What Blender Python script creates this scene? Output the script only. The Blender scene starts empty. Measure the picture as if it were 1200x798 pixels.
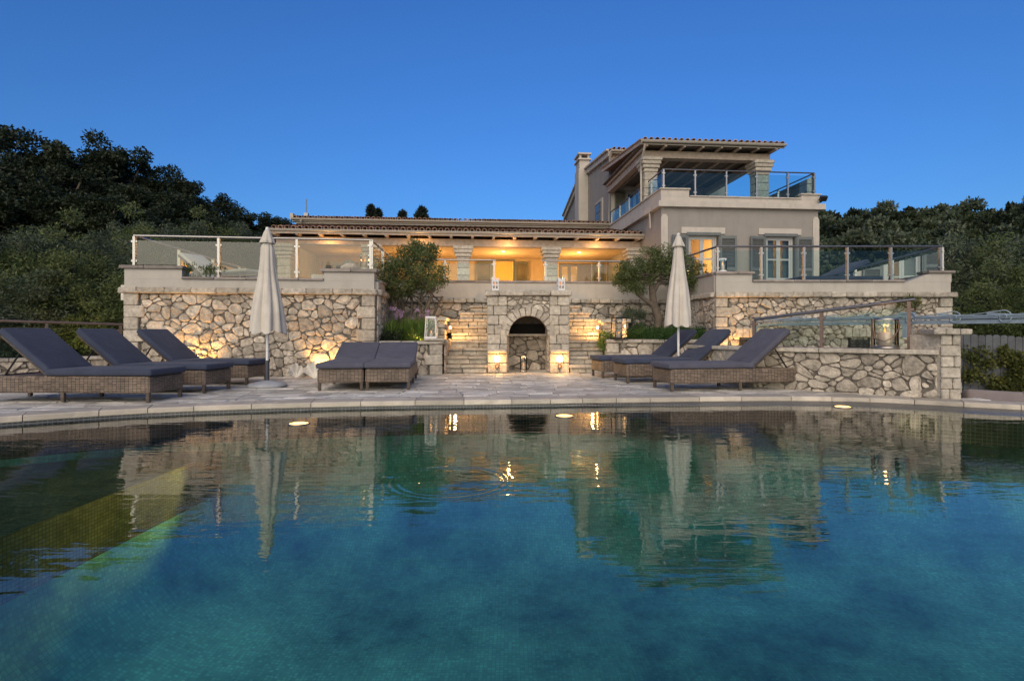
import bpy, bmesh, math, random
import numpy as np
from mathutils import Matrix, Vector
R = math.radians
rnd = random.Random(7)
S = bpy.context.scene
COL = S.collection
PI = math.pi
WM = {}            # object name -> world matrix when its mesh was built

# ------------------------------------------------------------------ node helpers
def newmat(name):
    m = bpy.data.materials.new(name); m.use_nodes = True
    nt = m.node_tree; nt.nodes.clear()
    out = nt.nodes.new('ShaderNodeOutputMaterial')
    return m, nt, out
def nd(nt, typ, **kw):
    n = nt.nodes.new(typ)
    for k, v in kw.items():
        if k in n.inputs.keys(): n.inputs[k].default_value = v
        else: setattr(n, k, v)
    return n
def lk(nt, a, ao, b, bi): nt.links.new(a.outputs[ao], b.inputs[bi])
def rgb(c): return (c[0], c[1], c[2], 1)

def mat_basic(name, col, rough=.6, metal=0, noise=0, nscale=8, bump=0, bscale=40, tone=0, spec=.5, coords='Object', sheen=0, grime=None):
    """plain procedural surface: colour varied by noise and by the per-block tone attribute, bump by noise"""
    m, nt, out = newmat(name)
    p = nd(nt, 'ShaderNodeBsdfPrincipled', Roughness=rough, Metallic=metal)
    p.inputs['Specular IOR Level'].default_value = spec
    if sheen: p.inputs['Sheen Weight'].default_value = sheen
    tc = nd(nt, 'ShaderNodeTexCoord')
    base = nd(nt, 'ShaderNodeRGB'); base.outputs[0].default_value = rgb(col)
    last = (base, 0)
    if noise:
        n = nd(nt, 'ShaderNodeTexNoise', Scale=nscale, Detail=6, Roughness=.6)
        lk(nt, tc, coords, n, 'Vector')
        mr = nd(nt, 'ShaderNodeMapRange'); mr.inputs['From Min'].default_value = .3; mr.inputs['From Max'].default_value = .7
        mr.inputs['To Min'].default_value = 1-noise; mr.inputs['To Max'].default_value = 1+noise
        lk(nt, n, 'Fac', mr, 'Value')
        mul = nd(nt, 'ShaderNodeVectorMath', operation='MULTIPLY')
        nt.links.new(last[0].outputs[last[1]], mul.inputs[0]); lk(nt, mr, 0, mul, 1)
        last = (mul, 0)
    if tone:
        at = nd(nt, 'ShaderNodeAttribute', attribute_name='tone')
        mr = nd(nt, 'ShaderNodeMapRange'); mr.inputs['To Min'].default_value = 1-tone; mr.inputs['To Max'].default_value = 1+tone
        lk(nt, at, 'Fac', mr, 'Value')
        mul = nd(nt, 'ShaderNodeVectorMath', operation='MULTIPLY')
        nt.links.new(last[0].outputs[last[1]], mul.inputs[0]); lk(nt, mr, 0, mul, 1)
        last = (mul, 0)
    if grime:
        n = nd(nt, 'ShaderNodeTexNoise', Scale=grime[0], Detail=8, Roughness=.7)
        if len(grime) > 3:
            mp = nd(nt, 'ShaderNodeMapping'); mp.inputs['Scale'].default_value = (1, 1, grime[3]); lk(nt, tc, coords, mp, 'Vector'); lk(nt, mp, 0, n, 'Vector')
        else: lk(nt, tc, coords, n, 'Vector')
        mr = nd(nt, 'ShaderNodeMapRange'); mr.inputs['From Min'].default_value = .5; mr.inputs['From Max'].default_value = .75
        mr.inputs['To Max'].default_value = grime[1]
        lk(nt, n, 'Fac', mr, 'Value')
        mx = nd(nt, 'ShaderNodeMix', data_type='RGBA')
        nt.links.new(mr.outputs[0], mx.inputs[0]); nt.links.new(last[0].outputs[last[1]], mx.inputs[6]); mx.inputs[7].default_value = rgb(grime[2])
        last = (mx, 2)
    nt.links.new(last[0].outputs[last[1]], p.inputs['Base Color'])
    if bump:
        n = nd(nt, 'ShaderNodeTexNoise', Scale=bscale, Detail=8, Roughness=.65)
        lk(nt, tc, coords, n, 'Vector')
        b = nd(nt, 'ShaderNodeBump', Strength=min(1, bump), Distance=.02*max(1, bump))
        lk(nt, n, 'Fac', b, 'Height'); lk(nt, b, 0, p, 'Normal')
    lk(nt, p, 0, out, 'Surface')
    return m

def mat_emit(name, col, strength):
    m, nt, out = newmat(name)
    e = nd(nt, 'ShaderNodeEmission', Strength=strength); e.inputs[0].default_value = rgb(col)
    lk(nt, e, 0, out, 'Surface'); return m

def mat_glass(name, tint=(.85, .93, .9), haze=0, hazecol=(.5, .5, .42), rough=0.0, ior=1.5):
    """thin sheet glass: fresnel mirror over a clear (tinted) sheet, with an optional frosted film"""
    m, nt, out = newmat(name)
    t = nd(nt, 'ShaderNodeBsdfTransparent'); t.inputs[0].default_value = rgb(tint)
    last = t
    if haze:
        d = nd(nt, 'ShaderNodeBsdfTranslucent'); d.inputs[0].default_value = rgb(hazecol)
        d2 = nd(nt, 'ShaderNodeBsdfDiffuse'); d2.inputs[0].default_value = rgb(hazecol)
        md = nd(nt, 'ShaderNodeMixShader', Fac=.5); nt.links.new(d.outputs[0], md.inputs[1]); nt.links.new(d2.outputs[0], md.inputs[2])
        mh = nd(nt, 'ShaderNodeMixShader', Fac=haze); nt.links.new(t.outputs[0], mh.inputs[1]); nt.links.new(md.outputs[0], mh.inputs[2])
        last = mh
    g = nd(nt, 'ShaderNodeBsdfGlossy', Roughness=rough); g.inputs[0].default_value = (1, 1, 1, 1)
    f = nd(nt, 'ShaderNodeLayerWeight', Blend=.28 if ior == 1.5 else .2)
    mx = nd(nt, 'ShaderNodeMixShader')
    lk(nt, f, 'Fresnel', mx, 0); nt.links.new(last.outputs[0], mx.inputs[1]); nt.links.new(g.outputs[0], mx.inputs[2])
    lk(nt, mx, 0, out, 'Surface'); return m

def mat_uvgrid(name, col, mortar, bw, bh, ms, rough=.5, bump=.4, offset=.5, noise=.25, nscale=3, spec=.5, colvar=.3, bias=0):
    """brick pattern in metric UV (mosaic, wicker weave, boards)"""
    m, nt, out = newmat(name)
    p = nd(nt, 'ShaderNodeBsdfPrincipled', Roughness=rough); p.inputs['Specular IOR Level'].default_value = spec
    uv = nd(nt, 'ShaderNodeUVMap')
    br = nd(nt, 'ShaderNodeTexBrick', offset=offset)
    br.inputs['Scale'].default_value = 1; br.inputs['Brick Width'].default_value = bw; br.inputs['Row Height'].default_value = bh
    br.inputs['Mortar Size'].default_value = ms; br.inputs['Mortar Smooth'].default_value = .3; br.inputs['Bias'].default_value = bias
    br.inputs['Color1'].default_value = rgb([c*(1-colvar) for c in col]); br.inputs['Color2'].default_value = rgb([c*(1+colvar) for c in col])
    br.inputs['Mortar'].default_value = rgb(mortar)
    lk(nt, uv, 0, br, 'Vector')
    tc = nd(nt, 'ShaderNodeTexCoord')
    n = nd(nt, 'ShaderNodeTexNoise', Scale=nscale, Detail=7, Roughness=.65); lk(nt, tc, 'Object', n, 'Vector')
    mr = nd(nt, 'ShaderNodeMapRange'); mr.inputs['From Min'].default_value = .3; mr.inputs['From Max'].default_value = .7
    mr.inputs['To Min'].default_value = 1-noise; mr.inputs['To Max'].default_value = 1+noise
    lk(nt, n, 'Fac', mr, 'Value')
    mul = nd(nt, 'ShaderNodeVectorMath', operation='MULTIPLY'); lk(nt, br, 'Color', mul, 0); lk(nt, mr, 0, mul, 1)
    lk(nt, mul, 0, p, 'Base Color')
    b = nd(nt, 'ShaderNodeBump', Strength=bump, Distance=.01, invert=True); lk(nt, br, 'Fac', b, 'Height'); lk(nt, b, 0, p, 'Normal')
    lk(nt, p, 0, out, 'Surface'); return m

def mat_leaf(name, col, col2, transl=.3, rough=.55):
    m, nt, out = newmat(name)
    at = nd(nt, 'ShaderNodeAttribute', attribute_name='tone')
    mx = nd(nt, 'ShaderNodeMix', data_type='RGBA'); mx.inputs[6].default_value = rgb(col); mx.inputs[7].default_value = rgb(col2)
    nt.links.new(at.outputs['Fac'], mx.inputs[0])
    p = nd(nt, 'ShaderNodeBsdfPrincipled', Roughness=rough); p.inputs['Specular IOR Level'].default_value = .3
    nt.links.new(mx.outputs[2], p.inputs['Base Color'])
    t = nd(nt, 'ShaderNodeBsdfTranslucent'); nt.links.new(mx.outputs[2], t.inputs[0])
    ms = nd(nt, 'ShaderNodeMixShader', Fac=transl); nt.links.new(p.outputs[0], ms.inputs[1]); nt.links.new(t.outputs[0], ms.inputs[2])
    lk(nt, ms, 0, out, 'Surface'); return m

def mat_water():
    m, nt, out = newmat('pool_water')
    t = nd(nt, 'ShaderNodeBsdfTransparent'); t.inputs[0].default_value = (.7, .94, .93, 1)
    g = nd(nt, 'ShaderNodeBsdfGlossy', Roughness=0.0); g.inputs[0].default_value = (1, 1, 1, 1)
    f = nd(nt, 'ShaderNodeFresnel', IOR=1.5)
    tc = nd(nt, 'ShaderNodeTexCoord')
    mp = nd(nt, 'ShaderNodeMapping'); mp.inputs['Scale'].default_value = (.8, 2.2, 1); lk(nt, tc, 'Object', mp, 'Vector')
    n = nd(nt, 'ShaderNodeTexNoise', Scale=1.6, Detail=3, Roughness=.55); lk(nt, mp, 0, n, 'Vector')
    b = nd(nt, 'ShaderNodeBump', Strength=.25, Distance=.016); lk(nt, n, 'Fac', b, 'Height')
    mp2 = nd(nt, 'ShaderNodeMapping'); mp2.inputs['Scale'].default_value = (4, 14, 1); lk(nt, tc, 'Object', mp2, 'Vector')
    n2 = nd(nt, 'ShaderNodeTexNoise', Scale=1.0, Detail=2, Roughness=.5); lk(nt, mp2, 0, n2, 'Vector')
    b2 = nd(nt, 'ShaderNodeBump', Strength=.1, Distance=.012); lk(nt, n2, 'Fac', b2, 'Height'); lk(nt, b, 0, b2, 'Normal')
    # the ring ripples spreading from one drop
    sb = nd(nt, 'ShaderNodeVectorMath', operation='SUBTRACT'); sb.inputs[1].default_value = (-.40, 3.55, -.09)
    lk(nt, tc, 'Object', sb, 0)
    ln = nd(nt, 'ShaderNodeVectorMath', operation='LENGTH'); lk(nt, sb, 0, ln, 0)
    sn = nd(nt, 'ShaderNodeMath', operation='SINE'); ml = nd(nt, 'ShaderNodeMath', operation='MULTIPLY'); ml.inputs[1].default_value = 105
    nt.links.new(ln.outputs['Value'], ml.inputs[0]); lk(nt, ml, 0, sn, 0)
    s2 = nd(nt, 'ShaderNodeMath', operation='SUBTRACT'); s2.inputs[1].default_value = .36; nt.links.new(ln.outputs['Value'], s2.inputs[0])
    dv = nd(nt, 'ShaderNodeMath', operation='DIVIDE'); dv.inputs[1].default_value = .05; lk(nt, s2, 0, dv, 0)
    pw = nd(nt, 'ShaderNodeMath', operation='MULTIPLY'); lk(nt, dv, 0, pw, 0); lk(nt, dv, 0, pw, 1)
    ng = nd(nt, 'ShaderNodeMath', operation='MULTIPLY'); ng.inputs[1].default_value = -1; lk(nt, pw, 0, ng, 0)
    ex = nd(nt, 'ShaderNodeMath', operation='EXPONENT'); lk(nt, ng, 0, ex, 0)
    pr = nd(nt, 'ShaderNodeMath', operation='MULTIPLY'); lk(nt, ex, 0, pr, 0); lk(nt, sn, 0, pr, 1)
    b3 = nd(nt, 'ShaderNodeBump', Strength=.12, Distance=.004); lk(nt, pr, 0, b3, 'Height'); lk(nt, b2, 0, b3, 'Normal')
    lk(nt, b3, 0, g, 'Normal'); lk(nt, b3, 0, f, 'Normal')
    mx = nd(nt, 'ShaderNodeMixShader'); lk(nt, f, 0, mx, 0); nt.links.new(t.outputs[0], mx.inputs[1]); nt.links.new(g.outputs[0], mx.inputs[2])
    lk(nt, mx, 0, out, 'Surface'); return m

M = {}
M['stone'] = mat_basic('pale_limestone', (.46, .40, .32), .9, noise=.42, nscale=13, bump=1.6, bscale=17, tone=.3, grime=(3.2, .75, (.17, .14, .11)), spec=.2)
M['stone_cut'] = mat_basic('cut_limestone', (.45, .40, .325), .9, noise=.3, nscale=14, bump=1.2, bscale=20, tone=.2, grime=(2.4, .6, (.2, .17, .135)), spec=.2)
M['mortar'] = mat_basic('dark_joint', (.13, .112, .09), .95, noise=.3, nscale=12)
M['coping'] = mat_basic('grey_coping_stone', (.27, .235, .205), .85, noise=.2, nscale=5, bump=.5, bscale=20, tone=.22, spec=.25)
M['paver'] = mat_basic('weathered_paver', (.56, .525, .46), .6, noise=.3, nscale=3.5, bump=.9, bscale=14, tone=.3, grime=(1.6, .7, (.19, .17, .145)), spec=.4)
M['pool_coping'] = mat_basic('pool_edge_stone', (.5, .44, .35), .65, noise=.25, nscale=5, bump=.5, bscale=18, tone=.2, grime=(2.5, .5, (.22, .17, .13)), spec=.4)
M['plaster_light'] = mat_basic('pale_plaster', (.44, .405, .35), .9, noise=.07, nscale=2.5, bump=.12, bscale=120, grime=(4, .5, (.27, .24, .2), .18))
M['plaster_grey'] = mat_basic('grey_plaster', (.275, .25, .22), .9, noise=.08, nscale=2.2, bump=.12, bscale=120, grime=(3.2, .5, (.19, .17, .15), .15))
M['plaster_trim'] = mat_basic('cream_trim', (.48, .43, .37), .85, noise=.07, nscale=3, bump=.08, bscale=100, grime=(4, .5, (.3, .26, .21), .2))
M['plaster_ochre'] = mat_basic('warm_plaster', (.5, .37, .2), .9, noise=.08, nscale=2, bump=.1, bscale=90)
M['wood'] = mat_basic('warm_pine', (.36, .22, .115), .6, noise=.3, nscale=9, bump=.2, bscale=30, tone=.25)
M['wood_pale'] = mat_basic('bleached_timber', (.42, .33, .25), .7, noise=.2, nscale=8, bump=.2, bscale=30, tone=.2)
M['ceiling_boards'] = mat_basic('ceiling_boards', (.15, .12, .09), .7, noise=.3, nscale=8)
M['wood_dark'] = mat_basic('dark_decking', (.06, .05, .045), .7, noise=.3, nscale=8, tone=.2)
M['tile'] = mat_basic('terracotta_tile', (.42, .26, .17), .85, noise=.3, nscale=5, bump=.4, bscale=25, tone=.35, grime=(3, .6, (.14, .11, .09)))
M['gutter'] = mat_basic('cream_gutter', (.42, .38, .32), .5, noise=.06, nscale=4)
M['shutter'] = mat_basic('grey_shutter', (.12, .13, .125), .55, noise=.1, nscale=6, tone=.15)
M['shutter_green'] = mat_basic('sage_shutter', (.13, .14, .1), .6, noise=.1, nscale=6, tone=.15)
M['frame_white'] = mat_basic('pale_window_frame', (.4, .4, .38), .5, noise=.05)
M['frame_brown'] = mat_basic('brown_window_frame', (.16, .13, .1), .55, noise=.1)
M['steel'] = mat_basic('brushed_steel', (.36, .345, .32), .38, metal=1, noise=.08, nscale=30)
M['steel_dark'] = mat_basic('dark_handrail', (.2, .19, .19), .35, metal=.9, noise=.08, nscale=20)
M['bronze'] = mat_basic('brown_post', (.2, .14, .11), .45, metal=.7, noise=.15, nscale=20)
M['glass'] = mat_glass('clear_glass', (.78, .9, .86))
M['glass_blue'] = mat_glass('blue_tinted_glass', (.55, .78, .82), haze=.05, hazecol=(.2, .4, .5))
M['glass_frost'] = mat_glass('hazed_glass', (.8, .82, .68), haze=.34, hazecol=(.42, .40, .27))
M['glass_lantern'] = mat_glass('lantern_glass', (.96, .97, .97))
M['pane'] = mat_glass('window_pane', (.6, .66, .66))
M['fabric'] = mat_basic('charcoal_canvas', (.047, .056, .088), .9, noise=.16, nscale=5, bump=.3, bscale=90, sheen=.08, spec=.2)
M['fabric_light_tint'] = mat_basic('canvas_light_tint', (.085, .085, .112), .9, noise=.16, nscale=5, bump=.3, bscale=90, sheen=.08, spec=.2)  # same cushion canvas; its look under the light at this angle is put into the colour
M['canvas'] = mat_basic('cream_canvas', (.58, .53, .455), .9, noise=.08, nscale=4, bump=.12, bscale=200, spec=.15, grime=(2.5, .35, (.36, .31, .27)))
M['white_paint'] = mat_basic('white_paint', (.7, .68, .65), .5, noise=.06, nscale=9)
M['grey_plastic'] = mat_basic('grey_sleeve', (.05, .055, .065), .5, noise=.06)
M['concrete'] = mat_basic('cast_base', (.36, .37, .38), .7, noise=.15, nscale=7, bump=.2, bscale=30)
M['black_metal'] = mat_basic('black_iron', (.03, .028, .027), .5, metal=.5, noise=.1)
M['opening_shade'] = mat_basic('opening_shade', (.008, .007, .006), .95)  # near-black colour stands in for the shade inside the grill opening
M['blue_metal'] = mat_basic('blue_grey_painted_iron', (.25, .31, .36), .5, noise=.16, nscale=9, grime=(4, .5, (.12, .12, .12)), bump=.1)
M['wax'] = mat_basic('candle_wax', (.5, .42, .33), .5)
M['soil'] = mat_basic('dark_soil', (.05, .038, .027), .95, noise=.4, nscale=14, bump=.8, bscale=30)
M['earth'] = mat_basic('scrub_ground', (.05, .052, .03), .95, noise=.45, nscale=1.5, bump=.8, bscale=6)
M['bark'] = mat_basic('grey_bark', (.12, .095, .07), .95, noise=.35, nscale=9, bump=1, bscale=26)
M['shell'] = mat_basic('clam_shell', (.78, .74, .66), .6, noise=.15, nscale=9, bump=.4, bscale=30)
M['board'] = mat_basic('weathered_board', (.085, .09, .095), .85, noise=.2, nscale=6, tone=.2)
M['sofa'] = mat_basic('mauve_cushion', (.2, .165, .16), .9, noise=.12, nscale=5, bump=.2, bscale=120, sheen=.2)
M['interior'] = mat_basic('room_wall', (.62, .5, .33), .9, noise=.05)
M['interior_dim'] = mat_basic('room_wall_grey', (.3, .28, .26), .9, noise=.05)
M['curtain'] = mat_basic('grey_curtain', (.25, .27, .29), .9, noise=.1)
M['wicker'] = mat_uvgrid('wicker_weave', (.2, .15, .11), (.035, .026, .02), .052, .021, .0032, .55, .8, 0, .35, 4, .4, .3)
M['wicker_post'] = mat_uvgrid('wicker_wrap', (.14, .105, .078), (.03, .022, .016), .3, .012, .002, .62, .7, 0, .2, 6, .4, .25)
M['mosaic'] = mat_uvgrid('teal_mosaic', (.19, .50, .38), (.15, .42, .31), .034, .034, .004, .6, .25, 0, .75, .9, .1, .2)
M['mosaic_bench'] = mat_uvgrid('bench_mosaic', (.17, .185, .1), (.06, .08, .06), .03, .03, .003, .5, .2, 0, .5, 1.2, .2, .25)
M['mosaic_dark'] = mat_uvgrid('dark_edge_mosaic', (.028, .028, .03), (.15, .15, .145), .042, .042, .006, .3, .4, 0, .3, 3, .6, .4)
M['leaf_olive'] = mat_leaf('olive_leaf', (.055, .085, .022), (.17, .2, .075))
M['leaf_dark'] = mat_leaf('dark_evergreen_leaf', (.012, .02, .009), (.034, .048, .02), .2)
M['leaf_hill'] = mat_leaf('hillside_leaf', (.028, .042, .016), (.075, .095, .042), .25)
M['leaf_grey'] = mat_leaf('silver_olive_leaf', (.042, .066, .032), (.135, .16, .1), .25)
M['leaf_bright'] = mat_leaf('fresh_leaf', (.06, .12, .02), (.17, .25, .05), .35)
M['leaf_hedge'] = mat_leaf('rosemary_leaf', (.03, .075, .018), (.075, .14, .035), .3)
M['leaf_conifer'] = mat_leaf('conifer_needle', (.015, .022, .016), (.035, .05, .035), .1)
M['leaf_ivy'] = mat_leaf('ivy_leaf', (.05, .07, .02), (.16, .16, .04), .3)
M['petal'] = mat_leaf('mauve_petal', (.36, .22, .42), (.6, .42, .62), .3)
M['water'] = mat_water()
M['glow_warm'] = mat_emit('lamp_glow', (1, .62, .22), 5)
M['glow_white'] = mat_emit('pool_lamp_glow', (1, .52, .13), .9)
M['flame'] = mat_emit('candle_flame', (1, .33, .07), .38)
M['flame_soft'] = mat_emit('candle_flame_soft', (1, .3, .1), .16)
M['glow_soft'] = mat_emit('wall_lamp_diffuser', (1, .7, .32), 1)

# ------------------------------------------------------------------ mesh builder
class B:
    def __init__(s):
        s.v = []; s.f = []; s.t = []; s.sm = []; s.M = Matrix.Identity(4); s.tone = .5; s.smooth = False
    def fr(s, P=(0, 0), ang=0.0, z=0):
        s.M = Matrix.Translation((P[0], P[1], z)) @ Matrix.Rotation(ang, 4, 'Z'); return s
    def seg(s, P0, P1):
        return s.fr(P0, math.atan2(P1[1]-P0[1], P1[0]-P0[0]))
    def add(s, vs, fs, tone=None, smooth=None):
        n = len(s.v); s.v += [tuple(s.M @ Vector(p)) for p in vs]
        for f in fs:
            s.f.append(tuple(i+n for i in f)); s.t.append(s.tone if tone is None else tone); s.sm.append(s.smooth if smooth is None else smooth)
    def box(s, x0, x1, y0, y1, z0, z1, tone=None):
        vs = [(x0,y0,z0),(x1,y0,z0),(x1,y1,z0),(x0,y1,z0),(x0,y0,z1),(x1,y0,z1),(x1,y1,z1),(x0,y1,z1)]
        s.add(vs, [(0,3,2,1),(4,5,6,7),(0,1,5,4),(1,2,6,5),(2,3,7,6),(3,0,4,7)], tone)
    def cbox(s, x0, x1, y0, y1, z0, z1, c=.01, tone=None, jit=0):
        """chamfered block"""
        c = min(c, (x1-x0)*.45, (y1-y0)*.45, (z1-z0)*.45)
        vs = []; idx = {}
        J = {}
        for i, x in enumerate((x0, x1)):
            for j, y in enumerate((y0, y1)):
                for k, z in enumerate((z0, z1)):
                    d = (rnd.uniform(-jit, jit), rnd.uniform(-jit, jit), rnd.uniform(-jit, jit)) if jit else (0, 0, 0)
                    sx, sy, sz = (1, -1)[i], (1, -1)[j], (1, -1)[k]
                    for a in range(3):
                        p = [x+sx*c, y+sy*c, z+sz*c]; p[a] = (x, y, z)[a]
                        idx[(i, j, k, a)] = len(vs); vs.append((p[0]+d[0], p[1]+d[1], p[2]+d[2]))
        fs = []
        g = lambda i, j, k, a: idx[(i, j, k, a)]
        for i in (0, 1):
            q = [g(i,0,0,0), g(i,1,0,0), g(i,1,1,0), g(i,0,1,0)]; fs.append(tuple(q if i else q[::-1]))
            q = [g(0,i,0,1), g(1,i,0,1), g(1,i,1,1), g(0,i,1,1)]; fs.append(tuple(q[::-1] if i else q))
            q = [g(0,0,i,2), g(1,0,i,2), g(1,1,i,2), g(0,1,i,2)]; fs.append(tuple(q if i else q[::-1]))
        for j in (0, 1):
            for k in (0, 1):
                q = [g(0,j,k,1), g(1,j,k,1), g(1,j,k,2), g(0,j,k,2)]; fs.append(tuple(q if (j ^ k) else q[::-1]))
                q = [g(j,0,k,0), g(j,1,k,0), g(j,1,k,2), g(j,0,k,2)]; fs.append(tuple(q[::-1] if (j ^ k) else q))
                q = [g(j,k,0,0), g(j,k,1,0), g(j,k,1,1), g(j,k,0,1)]; fs.append(tuple(q if (j ^ k) else q[::-1]))
        for i in (0, 1):
            for j in (0, 1):
                for k in (0, 1):
                    q = [g(i,j,k,0), g(i,j,k,1), g(i,j,k,2)]; fs.append(tuple(q if (i+j+k) % 2 else q[::-1]))
        s.add(vs, fs, rnd.random() if tone is None else tone)
    def tube(s, pts, r, n=8, smooth=True, tone=None, cap=True):
        pts = [Vector(p) for p in pts]
        if not isinstance(r, (list, tuple)): r = [r]*len(pts)
        vs = []; fs = []
        up = Vector((0, 0, 1))
        for i, p in enumerate(pts):
            d = (pts[min(i+1, len(pts)-1)] - pts[max(i-1, 0)]).normalized()
            a = d.cross(up)
            if a.length < .05: a = d.cross(Vector((1, 0, 0)))
            a.normalize(); b = a.cross(d)
            for k in range(n):
                w = 2*PI*k/n
                vs.append(tuple(p + (a*math.cos(w) + b*math.sin(w))*r[i]))
        for i in range(len(pts)-1):
            for k in range(n):
                k2 = (k+1) % n
                fs.append((i*n+k, i*n+k2, (i+1)*n+k2, (i+1)*n+k))
        s.add(vs, fs, tone, smooth)
        if cap:
            s.add(vs[:n], [tuple(range(n))[::-1]], tone, False); s.add(vs[-n:], [tuple(range(n))], tone, False)
    def lathe(s, prof, c=(0, 0), n=20, smooth=True, mod=None, tone=None):
        vs = []; fs = []
        for i, (r, z) in enumerate(prof):
            for k in range(n):
                w = 2*PI*k/n; rr = r*(mod(w, i) if mod else 1)
                vs.append((c[0]+rr*math.cos(w), c[1]+rr*math.sin(w), z))
        for i in range(len(prof)-1):
            for k in range(n):
                k2 = (k+1) % n; fs.append((i*n+k, i*n+k2, (i+1)*n+k2, (i+1)*n+k))
        s.add(vs, fs, tone, smooth)
    def prism(s, poly, y0, y1, tone=None):
        """polygon in local x,z pushed from y0 to y1"""
        n = len(poly)
        vs = [(x, y0, z) for x, z in poly] + [(x, y1, z) for x, z in poly]
        fs = [tuple(range(n)), tuple(range(n, 2*n))[::-1]] + [(i, i+n, (i+1) % n+n, (i+1) % n) for i in range(n)]
        s.add(vs, fs, tone)
    def slab(s, poly, z0, z1, tone=None):
        n = len(poly)
        vs = [(x, y, z0) for x, y in poly] + [(x, y, z1) for x, y in poly]
        fs = [tuple(range(n))[::-1], tuple(range(n, 2*n))] + [(i, (i+1) % n, (i+1) % n+n, i+n) for i in range(n)]
        s.add(vs, fs, tone)
    def build(s, name, mat, parent=None, bevel=0, seg=2, fixn=False):
        me = bpy.data.meshes.new(name)
        inv = WM[parent.name].inverted() if parent else Matrix.Identity(4)
        vs = [tuple(inv @ Vector(p)) for p in s.v]
        me.from_pydata(vs, [], s.f)
        if fixn or bevel:
            bm = bmesh.new(); bm.from_mesh(me)
            if bevel:
                bmesh.ops.remove_doubles(bm, verts=bm.verts, dist=1e-5)
                bmesh.ops.bevel(bm, geom=list(bm.edges), offset=bevel, segments=seg, profile=.6, affect='EDGES', clamp_overlap=True)
                for f in bm.faces: f.smooth = True
            bmesh.ops.recalc_face_normals(bm, faces=bm.faces)
            bm.to_mesh(me); bm.free()
        else:
            me.polygons.foreach_set('use_smooth', s.sm)
            at = me.attributes.new('tone', 'FLOAT', 'FACE'); at.data.foreach_set('value', s.t)
        autouv(me)
        me.materials.append(M[mat])
        o = bpy.data.objects.new(name, me); COL.objects.link(o)
        if parent: o.parent = parent; WM[o.name] = WM[parent.name].copy()
        else: WM[o.name] = Matrix.Identity(4)
        return o

def autouv(me):
    me.update()
    n = len(me.polygons)
    if not n: return
    uvl = me.uv_layers.new(name='UVMap')
    nl = len(me.loops)
    vi = np.empty(nl, 'i'); me.loops.foreach_get('vertex_index', vi)
    co = np.empty(len(me.vertices)*3, 'f'); me.vertices.foreach_get('co', co); co = co.reshape(-1, 3)
    lt = np.empty(n, 'i'); me.polygons.foreach_get('loop_total', lt)
    nr = np.empty(n*3, 'f'); me.polygons.foreach_get('normal', nr); nr = nr.reshape(-1, 3)
    pl = np.repeat(np.arange(n), lt)
    N = nr[pl]; P = co[vi]
    h = np.hypot(N[:, 0], N[:, 1]) + 1e-9
    tx = -N[:, 1]/h; ty = N[:, 0]/h
    u = P[:, 0]*tx + P[:, 1]*ty; v = P[:, 2].copy()
    flat = np.abs(N[:, 2]) > .7
    u[flat] = P[flat, 0]; v[flat] = P[flat, 1]
    uvl.data.foreach_set('uv', np.stack([u, v], 1).astype('f').ravel())

def thing(name, label, cat, loc=(0, 0, 0), rz=0, group=None):
    o = bpy.data.objects.new(name, None); COL.objects.link(o)
    o.empty_display_size = .2
    o.location = loc; o.rotation_euler = (0, 0, rz)
    WM[o.name] = Matrix.Translation(loc) @ Matrix.Rotation(rz, 4, 'Z')
    o['label'] = label; o['category'] = cat
    if group: o['group'] = group
    return o
def tag(o, label, cat, group=None, kind=None):
    o['label'] = label; o['category'] = cat
    if group: o['group'] = group
    if kind: o['kind'] = kind
    return o
def struct(o, kind='structure'):
    o['kind'] = kind; return o
def kids(o): return list(CH.get(o.name, []))
CH = {}
def tree_children(o):
    return [c for c in bpy.data.objects if c.parent == o]
def dup(root, loc, rz=None, scale=None, label=None):
    r = root.copy(); COL.objects.link(r); r.location = loc
    if rz is not None: r.rotation_euler = (0, 0, rz)
    if scale: r.scale = scale if isinstance(scale, tuple) else (scale,)*3
    if label: r['label'] = label
    def rec(src, dst):
        for ch in tree_children(src):
            c = ch.copy(); COL.objects.link(c); c.parent = dst; rec(ch, c)
    rec(root, r)
    return r
def place(root, loc, rz=0, scale=None):
    root.location = loc; root.rotation_euler = (0, 0, rz)
    if scale: root.scale = scale if isinstance(scale, tuple) else (scale,)*3
    return root

# ------------------------------------------------------------------ masonry
def clip(poly, nx, nz, d):
    """keep points with nx*x+nz*z <= d"""
    out = []
    for i in range(len(poly)):
        a, b = poly[i], poly[(i+1) % len(poly)]
        da = nx*a[0]+nz*a[1]-d; db = nx*b[0]+nz*b[1]-d
        if da <= 0: out.append(a)
        if (da < 0 < db) or (db < 0 < da):
            t = da/(da-db); out.append((a[0]+t*(b[0]-a[0]), a[1]+t*(b[1]-a[1])))
    return out

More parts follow.
